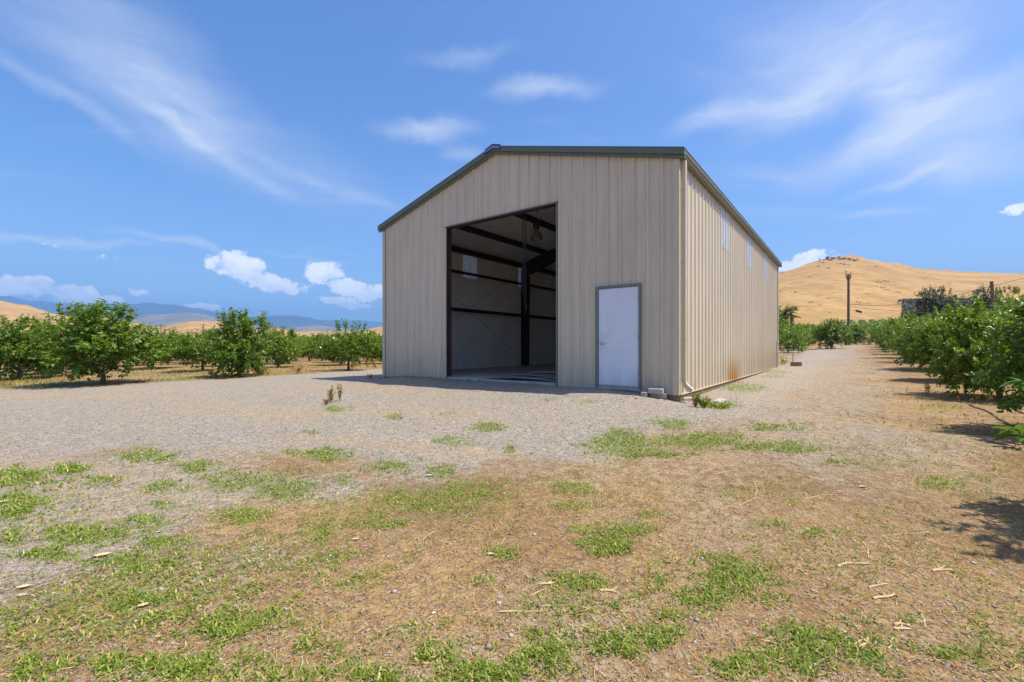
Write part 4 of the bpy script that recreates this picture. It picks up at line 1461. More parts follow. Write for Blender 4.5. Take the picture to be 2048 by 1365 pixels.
LL = long_leaf_mesh()
lr_ = np.random.default_rng(77)
for (px, py, dep, nl) in ((2058, 768, 5.4, 9), (2040, 866, 5.2, 10)):
    X, Y = px_xy(px, dep)
    Z = CAM_Z + (HZ - py) / F_PX * dep
    z0 = float(terrain(xe, ye))
    for i in range(nl):
        a = lr_.uniform(1.9, 4.4)
        Wm = Matrix.Translation((X + lr_.normal(0, 0.035), Y + lr_.normal(0, 0.05), Z + lr_.normal(0, 0.03)))
        Rm = Matrix.Rotation(a, 4, 'Z') @ Matrix.Rotation(lr_.uniform(-0.7, 0.25), 4, 'Y') @ Matrix.Rotation(lr_.uniform(-0.6, 0.6), 4, 'X')
        s_ = lr_.uniform(0.16, 0.25)
        lf = link('leaf', LL, EDGE_TREE)
        pm_ = Matrix.Translation((xe, ye, z0)) @ Matrix.Rotation(2.2, 4, 'Z') @ Matrix.Diagonal((0.98, 0.98, 0.98, 1))
        lf.matrix_local = pm_.inverted() @ Wm @ Rm @ Matrix.Scale(s_, 4)
    pm_i = (Matrix.Translation((xe, ye, z0)) @ Matrix.Rotation(2.2, 4, 'Z') @ Matrix.Diagonal((0.98, 0.98, 0.98, 1))).inverted()
    bt = MB().tube([pm_i @ Vector((X, Y, Z)), pm_i @ Vector((X + 0.3, Y + 0.12, Z + 0.02)), pm_i @ Vector((X + 0.8, Y + 0.4, Z + 0.25))], [0.006, 0.010, 0.018], 6)
    bt.build('branch', M_BARK, EDGE_TREE)

# beyond the end of the lane
x, y = px_xy(1662, 41)
plant_tree(K_NEAR[1], x, y, 1.2, 1.12, 'round citrus tree alone in front of the tall pole', GB)
x, y = px_xy(1738, 50)
plant_tree(K_HEDGE[0], x, y, 1.2, 1.0, 'dusty citrus tree at the dead end of the lane', GB, scz=0.95)
bc = []
for i, ly in enumerate(np.arange(34, 120, 5.2)):
    for lx in np.arange(-14, 70, 4.2):
        x, y = to_world(lx + float(rr.normal(0, 0.2)), float(ly) + float(rr.normal(0, 0.2)))
        q = 1024 + F_PX * x / y
        if q < 1500 or q > 2100:
            continue
        if ly < 43 and q > 1612:
            continue
        if ly < 50 and q > 1700:
            continue
        if abs(q - 1662) < 45 and ly < 46:
            continue
        bc.append((math.hypot(x, y), x, y))
bc.sort()
for n_, (d, x, y) in enumerate(bc[:90]):
    plant_tree(K_HEDGE[n_ % 3] if d < 60 else K_FAR[n_ % 3], x, y, float(rr.uniform(0, 6.28)), float(rr.uniform(0.95, 1.15)), 'citrus tree in the orchard beyond the lane end', GB)


# far orchards that read as one mass
def clump_field(name, pts, r, h, per, leaf, mat, rng, label, cat):
    n = len(pts)
    pts = np.asarray(pts)
    d = norm(rng.normal(size=(n, per, 3)).reshape(-1, 3)).reshape(n, per, 3)
    d[..., 2] = np.abs(d[..., 2]) * 1.0 - 0.15
    jit = rng.uniform(0.8, 1.2, (n, 1, 1))
    base = pts[:, None, :] + d * np.array([r, r, h * 0.55]) * jit * rng.uniform(0.75, 1.0, (n, per, 1)) + np.array([0, 0, h * 0.45])
    base = base.reshape(-1, 3)
    ax = norm(rng.normal(size=base.shape))
    nr = norm(d.reshape(-1, 3) + rng.normal(size=base.shape) * 0.4)
    L = leaf * rng.uniform(0.7, 1.3, len(base))
    o_ = link(name, leaves_mesh(name, base - ax * L[:, None] * 0.5, ax, nr, L, L * 0.75, mat, fine=False))
    return tag(o_, label, cat, kind='stuff')


pts = [(x, y, float(terrain(x, y))) for d, x, y in [c[:3] for c in rest_L] + bc[90:]]
rf = np.random.default_rng(3)
for lyy in np.arange(122, 330, 6.0):
    for lx in np.arange(-80, 330, 4.6):
        x, y = to_world(lx, lyy)
        q = 1024 + F_PX * x / y
        if 1480 < q < 2200:
            pts.append((x + rf.normal(0, .2), y + rf.normal(0, .2), float(terrain(x, y))))
for yy in np.arange(124, 300, 7.0):
    for xx in np.arange(-1.25 * yy, -0.2 * yy, 5.0):
        pts.append((xx, yy, float(terrain(xx, yy))))
pts = np.array(pts)
clump_field('far_orchard', pts, 1.6, 2.6, 26, 0.75, M_LEAF_FAR, rf, 'dense green rows of the distant orchards', 'orchard')

# grove of young trees on the hillside, and the bare track beside it
gp_ = []
for Yh in np.arange(345, 470, 6.2):
    for pxh in np.arange(1792, 2420, 8.5 * 400 / Yh):
        zh = float(hill_z(np.array([pxh]), np.array([Yh]), PR_R, 330, 720, 1150, 12.0, 5.5, 41, 80.0)[0])
        pyh = HZ - (zh - CAM_Z) / Yh * F_PX
        if 604 - 0.02 * (pxh - 1792) < pyh < 640 and pxh > 1796 + (pyh - 604) * 0.55:
            gp_.append(((pxh - 1024) / F_PX * Yh, Yh, zh))
if gp_:
    clump_field('hillside_grove', np.array(gp_), 1.75, 3.6, 44, 1.15, M_LEAF_HILL, rf, 'dark blue green grove planted in rows on the golden hill', 'grove')

# dark bush, pale bushes, palm
K_GREY = tree_kind(161, 2.6, 0.3, 4.6, 900, 15, 0.17, mat=M_LEAF_GREY, fine=False, sprouts=10, lumps=18, r0=0.14)
x, y = px_xy(1878, 62)
plant_tree(K_GREY, x, y, 0.5, 1.25, 'dark grey green spreading tree rising behind the lane citrus', None, 'shade_tree', scz=1.56)
x, y = px_xy(1812, 66)
plant_tree(K_GREY, x, y, 2.5, 0.5, 'small grey brown bush beside the dark spreading tree', None, 'bush', 'bush', scz=0.9)
K_YEL = tree_kind(162, 2.0, 0.3, 4.2, 480, 13, 0.19, mat=M_LEAF_YEL, fine=False, sprouts=8, lumps=14, r0=0.10)
x, y = px_xy(2022, 56)
plant_tree(K_YEL, x, y, 0.5, 1.0, 'yellow green bushy tree right of the leaning pole', None, 'shade_tree', scz=1.55)
x, y = px_xy(1975, 60)
plant_tree(K_GREY, x, y, 1.5, 0.8, 'thin grey tree right behind the leaning pole', None, 'shade_tree', scz=1.5)
x, y = px_xy(1560, 62)
plant_tree(K_FAR[0], x, y, 1.0, 1.6, 'tall green tree just past the barn rear corner', None, 'broadleaf_tree', scz=2.2)

def make_palm(px, dep, h, label):
    x, y = px_xy(px, dep)
    e = empty('fan_palm', (x, y, float(terrain(x, y))), 0.4)
    tag(e, label, 'palm')
    MB().tube([(0, 0, -0.2), (0, 0, h * 0.6), (0, 0, h)], [0.28, 0.22, 0.20], 8).build('trunk', M_POLE, e)
    r_ = np.random.default_rng(8)
    for i in range(22):
        a = r_.uniform(0, 6.28)
        tilt = r_.uniform(-0.5, 1.35)
        L = r_.uniform(0.9, 1.3)
        m_ = MB()
        dr = Vector((math.cos(a) * math.cos(tilt), math.sin(a) * math.cos(tilt), math.sin(tilt)))
        sd_ = dr.cross(Vector((0, 0, 1))).normalized()
        up = sd_.cross(dr)
        b0 = dr * L * 0.55
        m_.tube([(0, 0, h), Vector((0, 0, h)) + b0], 0.02, 4)
        c0 = Vector((0, 0, h)) + b0
        for k in range(11):
            an = -1.25 + 2.5 * k / 10
            tip = c0 + (dr * math.cos(an) + sd_ * math.sin(an)) * L * 0.75 - Vector((0, 0, 0.18 * abs(math.sin(an)) + 0.1))
            w_ = (sd_ * math.cos(an) - dr * math.sin(an)) * 0.045
            md = c0.lerp(tip, 0.55) + up * 0.04
            m_.add([c0, md + w_, tip, md - w_], [(0, 1, 2, 3)])
        m_.build('frond', M_LEAF_PALM, e)
    return e


make_palm(1584, 58, 3.9, 'small fan palm above the orchard past the barn')


# ================================================================== POLES AND WIRES
def pole(px, dep, h, label, lean=0.0, arms=(), name='utility_pole', r=0.16, fork=False, grp=None):
    x, y = px_xy(px, dep)
    z = float(terrain(x, y))
    e = empty(name, (x, y, z), 0)
    e.rotation_euler = (0, R(lean), 0)
    tag(e, label, 'pole', grp)
    MB().tube([(0, 0, -0.5), (0, 0, h * 0.5), (0, 0, h)], [r, r * 0.9, r * 0.8], 10).build('post', M_POLE, e)
    for (za, L) in arms:
        MB().box(-L / 2, L / 2, -0.26, -0.15, za, za + 0.14).build('crossarm', M_POLE, e)
        for xx in (-L / 2 + 0.1, 0.25, L / 2 - 0.1):
            MB().lathe([(0.0, 0), (0.05, 0.0), (0.05, 0.12), (0.03, 0.2), (0, 0.2)], (xx, -0.2, za + 0.14), 6).build('insulator', M_GALV, e)
    if fork:
        m_ = MB()
        for sx in (-1, 1):
            m_.tube([(sx * 0.10, 0, h - 0.75), (sx * 0.27, 0, h - 0.35), (sx * 0.30, 0, h + 0.05)], [0.07, 0.07, 0.05], 6)
            m_.tube([(sx * 0.30, 0, h + 0.05), (sx * 0.30, 0, h + 0.30)], 0.035, 6)
        m_.build('insulator_bracket', M_POLE, e)
        MB().box(-0.5, -0.18, -0.05, 0.05, h + 0.32, h + 0.38).build('top_bar', M_GALV, e)
        MB().tube([(0.9, -0.1, h * 0.47), (1.55, -0.1, h * 0.45)], 0.14, 8).build('splice_box', M_DARK, e)
        MB().tube([(0, 0, h * 0.485), (0.9, -0.1, h * 0.47)], 0.02, 5).build('splice_lead', M_DARK, e)
    return e, (x, y, z)


p_tall, tp = pole(1697, 57, 8.75, 'tall weathered utility pole with a forked top beyond the lane', fork=True, r=0.165)
p_lean, lp = pole(1993, 44, 6.2, 'leaning bare utility pole among the trees on the right', lean=-4.5, r=0.17)
p_left = []
for k, (px, dep, h, arm) in enumerate(((290, 330, 14.5, 6.5), (322, 260, 14.0, 5.5), (407, 270, 14.5, 6.5))):
    e, q = pole(px, dep, h, ['distant pole with crossarm, leftmost of the three over the orchard', 'distant pole with crossarm, middle of the three over the orchard',
                             'distant pole with crossarm, rightmost of the three over the orchard'][k], arms=[(h - 0.6, arm * 0.62)], grp='distant poles above the left orchard', r=0.30)
    p_left.append((q, h))


def wire(name, a, b, sag, label, rad=0.02):
    a, b = Vector(a), Vector(b)
    pts_ = [a.lerp(b, t_) - Vector((0, 0, sag * 4 * t_ * (1 - t_))) for t_ in np.linspace(0, 1, 14)]
    return tag(MB().tube(pts_, rad, 5).build(name, M_WIRE), label, 'wire', 'overhead wires')


lt = Vector(lp) + Vector((-0.45, 0, 5.75))
wire('overhead_wire', lt, Vector(lp) + Vector((30, -6, 17)), 0.9, 'wire rising from the leaning pole to the right edge', 0.025)
wire('overhead_wire', lt, Vector((tp[0] + 0.15, tp[1], tp[2] + 4.95)), 0.8, 'wire sagging from the leaning pole to the tall pole', 0.02)
wire('overhead_wire', Vector((tp[0], tp[1], tp[2] + 4.6)), Vector((tp[0] + 46, tp[1] + 6, tp[2] + 4.6)), 0.9, 'low wire running right from the tall pole', 0.02)

# rock outcrops on the golden hill
ROCKS = [(1672, 517, 26, 5), (1700, 519, 16, 5), (1650, 524, 10, 4), (1640, 532, 7, 3), (1622, 553, 7, 3), (1660, 536, 8, 2), (1596, 583, 12, 5), (1605, 588, 6, 3),
         (1563, 583, 8, 4), (1572, 563 + 10, 4, 2), (1755, 562, 9, 3), (1773, 561, 7, 4), (1748, 572, 8, 3), (1763, 574, 7, 5), (1775, 578, 8, 3), (1735, 587, 6, 2),
         (1765, 595, 6, 2), (1795, 583, 7, 3), (1786, 529, 5, 2), (1748, 532, 7, 3), (1658, 596, 6, 2), (1625, 604, 8, 3), (1641, 608, 6, 2), (1671, 594, 3, 2),
         (1682, 602, 6, 2), (1714, 604, 8, 2), (1735, 605, 6, 2), (1662, 624, 6, 2), (1850, 557, 6, 2), (1872, 571, 7, 2), (1960, 565, 7, 2), (2010, 575, 12, 3), (1900, 565, 5, 2), (1566, 545, 6, 2), (1690, 527, 14, 3)]


def rock_mesh(seed):
    r_ = np.random.default_rng(seed)
    m_ = MB()
    for k in range(26):
        c = r_.normal(0, [0.48, 0.50, 0.03])
        s_ = r_.uniform(0.035, 0.13) * (1.3 if k < 3 else 0.8)
        vs = []
        for i in range(6):
            for j in range(4):
                a = 2 * math.pi * i / 6 + r_.uniform(-0.3, 0.3)
                e_ = [-0.6, 0.1, 0.65, 1.25][j]
                rr_ = s_ * math.cos(e_) * r_.uniform(0.7, 1.3)
                vs.append((c[0] + rr_ * math.cos(a), c[1] + rr_ * math.sin(a), c[1] * 0.36 + c[2] + s_ * 0.9 * math.sin(e_) * r_.uniform(0.7, 1.3)))
        fs = []
        for i in range(6):
            for j in range(3):
                a, b = i * 4 + j, ((i + 1) % 6) * 4 + j
                fs.append((a, b, b + 1, a + 1))
        fs.append(tuple(i * 4 + 3 for i in range(6)))
        m_.add(vs, fs)
    me = bpy.data.meshes.new('rock_outcrop')
    me.from_pydata(m_.v, [], m_.f)
    me.update()
    me.materials.append(M_ROCK)
    return me


RM = [rock_mesh(i) for i in range(4)]
Yg = np.linspace(335, 735, 900)
for k, (px, py, rx, ry) in enumerate(ROCKS):
    zz2 = hill_z(np.full(900, float(px)), Yg, PR_R, 330, 720, 1150, 12.0, 5.5, 41, 80.0)
    pyy = HZ - (zz2 - CAM_Z) / Yg * F_PX
    py = max(py + 1.5, pyy.min() + 1.5 + 0.5 * ry)
    hit = np.nonzero(pyy <= py)[0]
    if len(hit) == 0:
        i_ = int(np.argmin(pyy))
    else:
        i_ = int(hit[0])
    Yr, Zr = float(Yg[i_]), float(zz2[i_])
    o = link('rock_outcrop', RM[k % 4], None, ((px - 1024) / F_PX * Yr, Yr, Zr))
    s_ = rx / F_PX * Yr
    o.scale = (s_ * 1.0, s_ * 1.0, s_ * 1.0)
    o.rotation_euler = (0, 0, k * 1.3 % 0.6 - 0.3)
    lab = 'grey rock outcrop crowning the golden hill' if py < 530 and px < 1710 else 'grey rock outcrop scattered on the golden hillside'
    tag(o, lab, 'rock', 'rock outcrops on the crest' if py < 530 and px < 1710 else 'rock outcrops on the hillside')

# ================================================================== GROUND COVER
rng = np.random.default_rng(23)


def scatter_px(cx, cy, rx, ry, n, rng):
    """random points in a patch, even over its ground area"""
    r_ = np.sqrt(rng.uniform(0, 1, n * 3)) * 1.0
    a = rng.uniform(0, 2 * np.pi, n * 3)
    wob = 0.72 + 0.5 * vnoise(np.cos(a) * 1.7 + cx * 0.11, np.sin(a) * 1.7 + cy * 0.13, 3)
    px = cx + rx * r_ * np.cos(a) * wob
    py = cy + ry * r_ * np.sin(a) * wob
    X, Y, Z = ground_at(px, np.maximum(py, HZ + 8))
    wgt = Y ** 3
    wgt = wgt / wgt.max()
    keep = rng.uniform(0, 1, len(wgt)) < wgt
    clumpy = vnoise(X * 5.5, Y * 5.5, 77) + 0.5 * vnoise(X * 15, Y * 15, 78)
    keep &= clumpy > rng.uniform(0.25, 0.95, len(wgt)) * (0.55 + 0.4 * r_)
    X, Y, Z = X[keep], Y[keep], Z[keep]
    return X[:n], Y[:n], Z[:n]


GXs, GYs, GZs = [], [], []


def patch_weight(px, py):
    w_ = np.zeros(len(px))
    for cx, cy, rx, ry, dn in PATCH:
        q = np.hypot((px - cx) / (rx * 1.45), (py - cy) / (ry * 1.6))
        w_ = np.maximum(w_, min(1.05, dn) * sstep(1.15, 0.15, q))
    return w_


for (p0, p1, n, pr_) in ((HZ + 28, HZ + 115, 60000, 0.85), (HZ + 115, HZ + 255, 210000, 0.8), (HZ + 255, HZ + 420, 190000, 0.55), (HZ + 420, HZ + 700, 240000, 0.42)):
    px = rng.uniform(-70, 2118, n)
    py = rng.uniform(p0, p1, n)
    wt_ = patch_weight(px, py)
    k = wt_ > 0.02
    px, py, wt_ = px[k], py[k], wt_[k]
    X, Y, Z = ground_at(px, py)
    f_ = 0.34 * vnoise(X * 2.1, Y * 2.1, 71) + 0.36 * vnoise(X * 6.1, Y * 6.1, 72) + 0.44 * vnoise(X * 17, Y * 17, 73)
    thr = 0.74 - 0.52 * wt_
    k = rng.uniform(0, 1, len(f_)) < sstep(-0.08, 0.46, f_ - thr) * pr_
    GXs.append(X[k])
    GYs.append(Y[k])
    GZs.append(Z[k])
# thin grass everywhere near
n = 110000
px, py = rng.uniform(-60, 2100, n), HZ + 60 + 640 * rng.uniform(0, 1, n) ** 0.9
X, Y, Z = ground_at(px, py)
diag = fbm((X * 0.55 - Y * 0.83) * 1.9, (X * 0.83 + Y * 0.55) * 0.55, 98, 4)
k = (0.45 * fbm(X * 1.3, Y * 1.3, 91, 3) + 0.3 * diag + 0.25 * vnoise(X * 14, Y * 14, 93) > rng.uniform(0.49, 0.66, n)) & (poly_sd(X, Y, YARD) < -0.2) & (rng.uniform(0, 1, n) < np.where(X > 1.5, 0.45, 1.0))
GXs.append(X[k])
GYs.append(Y[k])
GZs.append(Z[k])
# weeds in the orchard verge on the left
n = 26000
px, py = rng.uniform(-50, 768, n), rng.uniform(712, 775, n)
X, Y, Z = ground_at(px, py)
k = (poly_sd(X, Y, YARD) < 0.05) & (fbm(X * 0.45, Y * 0.45, 92, 3) > 0.47) & (Y < 34)
GXs.append(X[k])
GYs.append(Y[k])
GZs.append(Z[k])
# beside the barn foot
for (l0, l1) in ((-9.4, -6.6), (-6.5, -2.9)):
    n = 170
    lx = rng.uniform(l0, l1, n)
    X, Y = to_world(lx, -np.abs(rng.normal(0, 0.08, n)) - 0.07)
    GXs.append(X)
    GYs.append(Y)
    GZs.append(terrain(X, Y))
GX_, GY_, GZ_ = np.concatenate(GXs), np.concatenate(GYs), np.concatenate(GZs)
n = len(GX_)
dist = np.hypot(GX_, GY_)
grow = np.clip(dist / 3.8, 1.0, 3.2)
base = np.stack([GX_, GY_, GZ_ - 0.004], 1)
th = rng.uniform(0, 2 * np.pi, n)
lean = rng.uniform(0.25, 1.5, n)
ax = np.stack([np.cos(th) * lean, np.sin(th) * lean, np.ones(n)], 1)
nr = norm(np.stack([-np.cos(th), -np.sin(th), lean * 0.8 + 0.2], 1) + rng.normal(size=(n, 3)) * 0.3)
L = rng.uniform(0.012, 0.042, n) * grow ** 0.8
W = rng.uniform(0.0035, 0.0085, n) * grow
tag(link('short_grass', leaves_mesh('short_grass', base, ax, nr, L, W, M_GRASS, fine=False, fold=0.1, droop=0.25)), 'patchy short green grass growing through the gravel and dirt', 'grass', kind='stuff')
print('grass', n)

# dry stalks lying on the dirt
n = 46000
px, py = rng.uniform(-80, 2130, n), HZ + 45 + 650 * rng.uniform(0, 1, n) ** 1.1
X, Y, Z = ground_at(px, py)
sdv = poly_sd(X, Y, YARD)
prob = np.where(sdv > 0.3, 0.05, 0.55) + 0.5 * (fbm(X * 0.7, Y * 0.7, 31, 4) - 0.42) * 2
lx_, ly_ = to_local(X, Y)
ok = (rng.uniform(0, 1, n) < prob) & ~((lx_ < 0.1) & (ly_ > -0.1) & (lx_ > -BW - 0.1) & (ly_ < BL + .1)) & (np.hypot(X, Y) < 26)
X, Y, Z = X[ok], Y[ok], Z[ok]
n = len(X)
th = rng.uniform(0, np.pi * 2, n)
dist = np.hypot(X, Y)
base = np.stack([X, Y, Z + 0.006], 1)
ax = np.stack([np.cos(th), np.sin(th), rng.uniform(-0.03, 0.28, n)], 1)
nr = norm(np.stack([np.zeros(n), np.zeros(n), np.ones(n)], 1) + rng.normal(size=(n, 3)) * 0.5)
g = np.clip(dist / 4.5, 1, 2.6)
L = (0.012 + 0.07 * rng.uniform(0, 1, n) ** 2.2) * g ** 0.5
W = rng.uniform(0.0014, 0.0036, n) * g
tag(link('dry_straw', leaves_mesh('dry_straw', base, ax, nr, L, W, M_STRAW, fine=False, fold=0.15, droop=0.03)), 'pale dry straw littering the bare dirt', 'straw', kind='stuff')

# standing dry grass along the orchard edge and by the right row
n = 16000
px, py = rng.uniform(-60, 768, n), rng.uniform(711, 778, n)
X, Y, Z = ground_at(px, py)
k = (poly_sd(X, Y, YARD) < 0.0) & (fbm(X * 0.6 + 9, Y * 0.6, 95, 3) > 0.47) & (Y < 40)
X1, Y1, Z1 = X[k], Y[k], Z[k]
n = 5000
lx_, ly_ = rng.uniform(3.0, 7.5, n), rng.uniform(-3, 40, n)
X2, Y2 = to_world(lx_, ly_)
k = (fbm(X2 * 0.8, Y2 * 0.8, 96, 3) > 0.52)
X2, Y2 = X2[k], Y2[k]
X, Y = np.concatenate([X1, X2]), np.concatenate([Y1, Y2])
Z = terrain(X, Y)
n = len(X)
th = rng.uniform(0, np.pi * 2, n)
lean = rng.uniform(0.1, 0.9, n)
ax = np.stack([np.cos(th) * lean, np.sin(th) * lean, np.ones(n)], 1)
nr = norm(np.stack([-np.cos(th), -np.sin(th), lean], 1))
L = rng.uniform(0.04, 0.16, n) * np.where(np.arange(n) < len(X1), 1.0, 0.6)
tag(link('dry_grass', leaves_mesh('dry_grass', np.stack([X, Y, Z], 1), ax, nr, L, np.full(n, 0.016), M_WEEDDRY, fine=False, fold=0.1, droop=0.25)), 'dry orange grass standing along the orchard edges', 'dry grass', kind='stuff')

# loose stones
n = 46000
px, py = rng.uniform(-80, 2130, n), HZ + 60 + 640 * rng.uniform(0, 1, n) ** 0.85
X, Y, Z = ground_at(px, py)
sdv = np.maximum(poly_sd(X, Y, YARD), poly_sd(X, Y, LANE_ROUGH) - 0.2)
lx_, ly_ = to_local(X, Y)
ok = (rng.uniform(0, 1, n) < np.where(sdv > 0, 0.95, 0.26)) & ~((lx_ < 0.1) & (ly_ > -0.1) & (lx_ > -BW - 0.1) & (ly_ < BL + .1)) & (np.hypot(X, Y) < 14)
X, Y, Z = X[ok], Y[ok], Z[ok]
n = len(X)
s_ = rng.lognormal(np.log(0.0052), 0.42, n) * np.clip(np.hypot(X, Y) / 4.5, 1, 1.9)
s_ = np.minimum(s_, 0.022)
octa = np.array([[1, 0, 0], [-.2, .95, .1], [-1, -.1, 0], [.1, -1, 0], [.1, 0, .7], [-.1, 0.1, -.6]])
ang = rng.uniform(0, 6.28, n)
ca, sa = np.cos(ang), np.sin(ang)
jit = octa[None] * rng.uniform(0.6, 1.25, (n, 6, 3)) * s_[:, None, None]
vx = jit[..., 0] * ca[:, None] - jit[..., 1] * sa[:, None]
vy = jit[..., 0] * sa[:, None] + jit[..., 1] * ca[:, None]
v = np.stack([vx + X[:, None], vy + Y[:, None], jit[..., 2] * 0.7 + Z[:, None] + 0.1 * s_[:, None]], -1).reshape(-1, 3)
ft = np.array([[0, 1, 4], [1, 2, 4], [2, 3, 4], [3, 0, 4], [1, 0, 5], [2, 1, 5], [3, 2, 5], [0, 3, 5]])
f = (np.arange(n)[:, None, None] * 6 + ft[None]).reshape(-1, 3)
tag(link('gravel_stones', mesh_np('gravel_stones', v, f, M_PEBBLE)), 'loose crushed stones strewn over the yard', 'gravel', kind='stuff')

# ------------------------------------------------------------------ twigs, chips
def z8(p):
    return [(1380 + x * 0.3772, 850 + y * 0.3772) for x, y in p]


def z7(p):
    return [(680 + x * 0.3774, 850 + y * 0.3774) for x, y in p]


TW = [(z8(p), r_) for p, r_ in [
    ([(335, 300), (355, 350), (350, 390), (260, 430)], 5), ([(610, 395), (690, 375), (785, 370)], 4), ([(905, 620), (945, 660), (950, 710)], 5), ([(785, 755), (825, 735), (950, 740)], 9),
    ([(945, 865), (1000, 850), (1050, 845)], 6), ([(975, 925), (1030, 915), (1085, 900)], 8), ([(790, 895), (870, 910), (945, 930)], 3), ([(1205, 985), (1240, 1030), (1250, 1080)], 5),
    ([(1085, 1065), (1120, 1060), (1165, 1065)], 8), ([(1085, 1083), (1170, 1085)], 7), ([(820, 1175), (880, 1160), (940, 1135)], 5), ([(905, 1190), (940, 1165), (945, 1120)], 8),
    ([(1055, 1190), (1065, 1150), (1085, 1130)], 5), ([(1280, 775), (1330, 772), (1390, 770)], 8), ([(1290, 770), (1360, 745)], 5), ([(1600, 768), (1660, 790), (1720, 812)], 4),
    ([(1060, 825), (1120, 845), (1190, 880)], 4), ([(800, 1000), (860, 1050), (915, 1100)], 4), ([(1575, 1140), (1640, 1195), (1700, 1240)], 4), ([(380, 1140), (430, 1155), (480, 1165)], 5),
    ([(560, 760), (610, 790)], 5), ([(1010, 590), (1150, 580), (1280, 572)], 3), ([(130, 262), (200, 250), (265, 245)], 4), ([(1365, 298), (1415, 285)], 5), ([(1150, 740), (1190, 770), (1240, 800)], 4)]]
TW += [(z7(p), r_) for p, r_ in [
    ([(435, 610), (500, 565)], 4), ([(790, 690), (830, 690), (890, 695)], 5), ([(850, 993), (1000, 992), (1100, 990)], 5), ([(1130, 1120), (1190, 1170), (1215, 1210)], 5), ([(1450, 955), (1520, 1025)], 5),
    ([(1060, 850), (1140, 842)], 8), ([(1280, 1065), (1400, 1100), (1430, 1110)], 5), ([(470, 1190), (520, 1250), (530, 1310)], 5), ([(1020, 905), (1105, 865)], 4), ([(1380, 880), (1440, 885), (1475, 895)], 8), ([(205, 1360), (215, 1290)], 8), ([(880, 600), (850, 640)], 3)]]
for pts_, r_ in TW:
    a = np.array(pts_)
    X, Y, Z = ground_at(a[:, 0], a[:, 1])
    rad = r_ / 8 * 0.0060
    P = [Vector((X[i], Y[i], Z[i] + rad * 1.0)) for i in range(len(X))]
    fine_ = []
    for i in range(len(P) - 1):
        for t_ in (0, 0.5):
            q = P[i].lerp(P[i + 1], t_)
            jj = 0.006
            fine_.append(q + Vector((random.uniform(-jj, jj), random.uniform(-jj, jj), 0)))
    fine_.append(P[-1])
    fine_ = [Vector((q.x, q.y, float(terrain(q.x, q.y)) + rad * 0.9)) for q in fine_]
    c = fine_[0].copy()
    n_ = len(fine_)
    m_ = MB().tube([q - c for q in fine_], [rad * (1.1 - 0.55 * i / n_) for i in range(n_)], 6)
    if r_ >= 5 and n_ > 2:
        q = fine_[n_ // 2] - c
        dr = (fine_[-1] - fine_[0]).normalized()
        m_.tube([q, q + dr * 0.03 + Vector((-dr.y, dr.x, 0.1)) * 0.035], [rad * 0.7, rad * 0.3], 5)
    thick = r_ >= 7
    tag(m_.build('dry_stick' if thick else 'dry_twig', M_TWIG, None, smooth=True, loc=c), 'thick pale broken stick lying on the bare dirt' if thick else 'thin pale dry twig lying on the ground',
        'stick' if thick else 'twig', 'thick sticks on the dirt' if thick else 'thin twigs on the ground')


def curled_leaf(px, py, L, rz, mat, label, name='dry_leaf', cat='dry leaf', curl=0.3, wide=0.45, grp=None):
    X, Y, Z = (float(q) for q in ground_at(px, py))
    vs, fs = [], []
    n_ = 5
    for i in range(n_ + 1):
        t_ = i / n_
        wv = wide * 0.5 * math.sin(math.pi * (0.08 + 0.86 * t_))
        up = curl * (t_ - 0.5) ** 2
        vs += [(t_ - 0.5, wv, up + wv * 0.5 + 0.05), (t_ - 0.5, 0, up + 0.02), (t_ - 0.5, -wv, up + wv * 0.35 + 0.05)]
    for i in range(n_):
        a = 3 * i
        fs += [(a, a + 1, a + 4, a + 3), (a + 1, a + 2, a + 5, a + 4)]
    k = len(vs)
    vs += [(x, y, z - 0.02) for x, y, z in vs]
    fs += [tuple(reversed([i + k for i in q])) for q in fs]
    o_ = MB().add(vs, fs).build(name, mat, None, smooth=True, loc=(X, Y, Z + 0.004))
    L *= 0.62 if mat is M_PAPER else 0.8
    o_.scale = (L, L, L)
    o_.rotation_euler = (0, 0, rz)
    return tag(o_, label, cat, grp)


curled_leaf(205, 1113, 0.105, 0.5, M_CHIP, 'large curled tan leaf in the grass on the left', grp='fallen dry leaves')
curled_leaf(48, 1176, 0.075, 0.4, M_CHIP, 'curled tan leaf above the pale chip near the left edge', grp='fallen dry leaves')
curled_leaf(44, 1192, 0.07, 0.3, M_PAPER, 'pale flat chip lying near the left edge', 'wood_chip', 'chip', curl=0.05)
curled_leaf(290, 1212, 0.07, 0.5, M_CHIP, 'tan leaf in the lower left grass patch', grp='fallen dry leaves')
curled_leaf(316, 1275, 0.03, 0.2, M_CHIP, 'small tan leaf on the lower left dirt', grp='fallen dry leaves')
curled_leaf(318, 1065, 0.045, 1.2, M_CHIP, 'small upright tan leaf in the left grass', grp='fallen dry leaves')
curled_leaf(860, 953, 0.15, 0.1, M_PAPER, 'flat pale wood chip on the gravel edge behind the grass', 'wood_chip', 'chip', curl=0.02, wide=0.3)
curled_leaf(982, 1110, 0.06, -0.2, M_CHIP, 'curled pale leaf with a twig on the middle dirt', grp='fallen dry leaves')
curled_leaf(712, 1080, 0.055, 0.2, M_CHIP, 'ragged tan leaf beside the middle grass', grp='fallen dry leaves')
curled_leaf(1157, 1033, 0.05, 0.0, M_CHIP, 'tan sliver leaf below the small grass tuft', grp='fallen dry leaves', wide=0.25)
curled_leaf(1725, 975, 0.07, 0.0, M_CHIP, 'flat pinkish leaf on the right dirt', grp='fallen dry leaves', curl=0.05)
curled_leaf(1906, 1144, 0.05, 0.4, M_WEEDDRY, 'brown curled leaf by the tree shadow', grp='fallen dry leaves')
